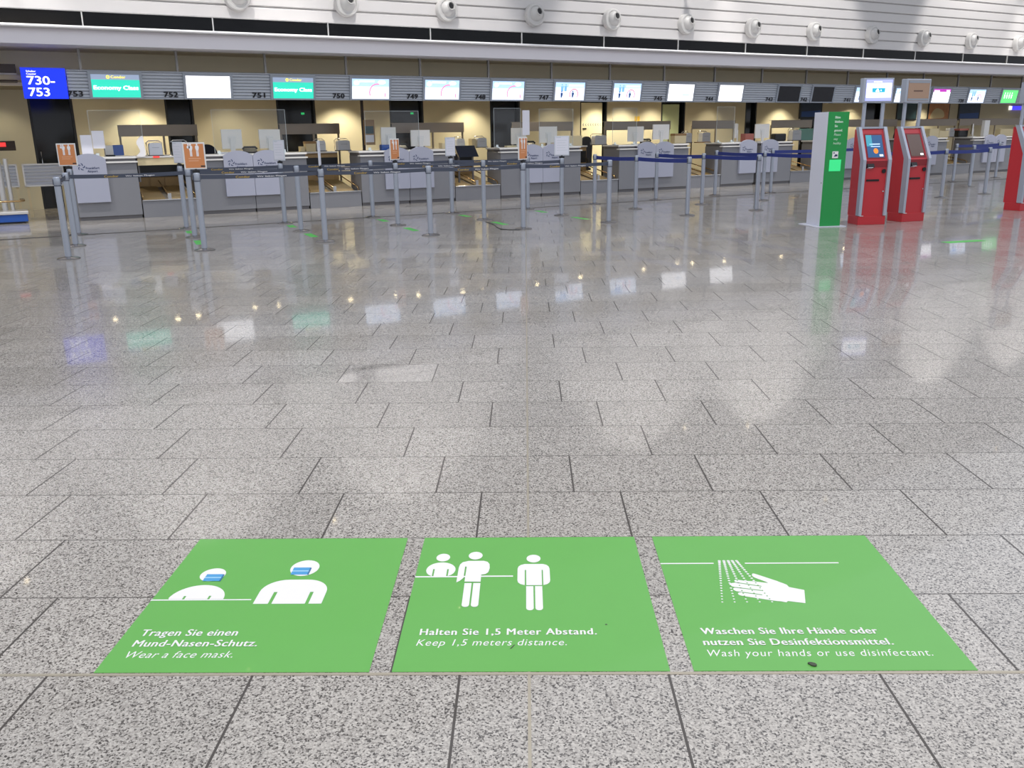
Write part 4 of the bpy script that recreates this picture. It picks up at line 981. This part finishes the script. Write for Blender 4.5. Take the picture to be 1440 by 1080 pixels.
part('icon_hand', MB().flat([(.14, 1.11), (.205, 1.12), (.20, 1.145), (.165, 1.15)], -.0075, 'y').flat([(.13, 1.16), (.15, 1.16), (.15, 1.18), (.13, 1.18)], -.0075, 'y'), 'logo_navy', ic)
part('glow_window', MB().box(.075, .275, -.008, -.001, .885, 1.065, .003), 'glow_green', fp)
part('lock', MB().lathe([(.010, -.004), (.010, .0)], 12, 'x', off=(0, .06, .70)), 'steel_dark', t)

# ------------------------------------------------------------------ red self-service kiosks
def kiosk(loc, rot, label, lit, disp=True):
    t = thing('checkin_kiosk', label, 'kiosk', loc, rot, 'red check-in kiosks'); K = .48
    part('plinth', MB().box(.0, K, .0, .34, 0, .14, .004), 'kiosk_red', t)
    prof = [(.02, .14), (.02, 1.03), (.26, 1.53), (.36, 1.53), (.36, .14)]
    part('body', MB().prism(prof, .045, K - .045, 'x'), 'kiosk_red', t)
    # side cheeks, set back, and the silver rails along the front edges
    for x0, x1 in ((.0, .045), (K - .045, K)):
        part('side_cheek', MB().prism([(.09, .14), (.09, 1.05), (.32, 1.53), (.37, 1.53), (.37, .14)], x0 + .004, x1 - .001, 'x'), 'kiosk_red', t)
        rail = [(-.015, .15), (-.015, 1.045), (.24, 1.565), (.33, 1.565), (.095, 1.05), (.085, .15)]
        part('side_rail', MB().prism(rail, x0 - .006, x1 + (.0 if x0 < .1 else .006), 'x'), 'kiosk_rail', t)
    part('top_rail', MB().box(.045, K - .045, .24, .33, 1.535, 1.565, .003), 'kiosk_rail', t)
    # sloped touch screen
    def slope(f0, f1, x0, x1, d0, d1):
        P = lambda f, d: (.02 + .24 * f - d * .90, 1.03 + .50 * f + d * .43)
        a, b_, c, e = P(f0, d0), P(f1, d0), P(f1, d1), P(f0, d1)
        return MB().prism([a, b_, c, e], x0, x1, 'x')
    fr = part('screen_bezel', slope(.06, .84, .085, K - .085, -.002, .006), 'kiosk_red_dark', t)
    sm_ = part('touch_screen', slope(.10, .80, .10, K - .10, .006, .009), 'kiosk_screen' if lit else 'kiosk_screen_off', t)
    if lit:
        part('teal_area', slope(.45, .80, .10, .20, .009, .0105), 'kiosk_screen_teal', sm_); bl_ = MB(); bl_.bm.faces.new([bl_.bm.verts.new((.245 + .040 * math.cos(a), .02 + .24 * f_ - .0108 * .90, 1.03 + .50 * f_ + .0108 * .43)) for a, f_ in [(2 * PI * i / 20, .30 + .085 * math.sin(2 * PI * i / 20)) for i in range(20)]])
        part('orange_blob', bl_, 'kiosk_orange', sm_)
        part('text_line', slope(.50, .53, .15, .33, .009, .0105), 'screen_sky', sm_); part('text_line', slope(.43, .45, .17, .33, .009, .0105), 'screen_sky', sm_)
    part('button_patch', slope(.13, .19, .30, .36, .009, .0105), 'screen_white', sm_)
    part('recess', MB().box(.055, K - .055, .012, .022, .93, 1.03), 'kiosk_red_dark', t)
    part('passport_reader', MB().prism([(-.03, .93), (.02, .91), (.02, .985), (-.0, .985)], .07, .19, 'x'), 'slot_black', t)
    part('reader_lip', MB().prism([(-.045, .925), (.02, .905), (.02, .912), (-.04, .93)], .08, .16, 'x'), 'device_grey', t)
    part('card_slot', MB().lathe([(.035, .0), (.03, .02)], 16, 'y', off=(.375, 0, .865)), 'slot_black', t)
    part('printer_slot', MB().box(.09, .31, .006, .021, .705, .735, .004), 'slot_black', t)
    part('keyhole', MB().lathe([(.012, .012), (.012, .02)], 12, 'y', off=(.40, 0, .54)), 'chrome', t)
    part('white_label', MB().box(.02, .08, -.0165, -.001, .142, .149), 'white_print', t)
    if disp:
        for x in (.06, K - .10): part('display_pole', MB().box(x, x + .05, .27, .31, 1.566, 2.0, .004), 'kiosk_rail', t)
        hd_ = part('display_case', MB().box(-.01, K + .03, .20, .32, 1.945, 2.32, .008), 'kiosk_rail', t)
        sn = part('display_panel', MB().box(.035, K + .0, .195, .199, 1.97, 2.295), 'lavender' if lit else 'kiosk_screen_brown', hd_)
        if lit:
            part('white_area', MB().box(.045, K - .01, .192, .195, 2.02, 2.24), 'screen_white', sn)
            part('teal_box', MB().box(.14, .36, .189, .192, 2.10, 2.165), 'screen_cyan_box', sn)
            part('cloud_mark', MB().flat(ell(.215, 2.12, .018, .014, 12), .188, 'y').flat(ell(.245, 2.12, .018, .014, 12), .188, 'y').flat(ell(.23, 2.14, .018, .016, 12), .187, 'y').flat(ell(.29, 2.13, .01, .012, 12), .188, 'y'), 'screen_white', sn)
            part('header_text', MB().box(.16, .30, .192, .195, 2.255, 2.268), 'screen_white', sn)
        else:
            part('header_bar', MB().box(.04, K - .005, .192, .195, 2.255, 2.29), 'screen_frame', sn); part('footer_bar', MB().box(.04, K - .005, .192, .195, 1.975, 2.01), 'screen_frame', sn)
            part('text_line', MB().box(.15, .34, .192, .195, 2.12, 2.14), 'kiosk_screen_off', sn)
    return t
kiosk((5.509, 12.461, 0), R(8), 'red check-in kiosk with lit upper display, right beside the green pillar', True)
kiosk((6.397, 12.855, 0), R(21), 'red check-in kiosk with brown unlit display, right of the lit one', False)
kiosk((9.33, 14.6, 0), R(24), 'red check-in kiosk cut off by the right edge of the picture', False)
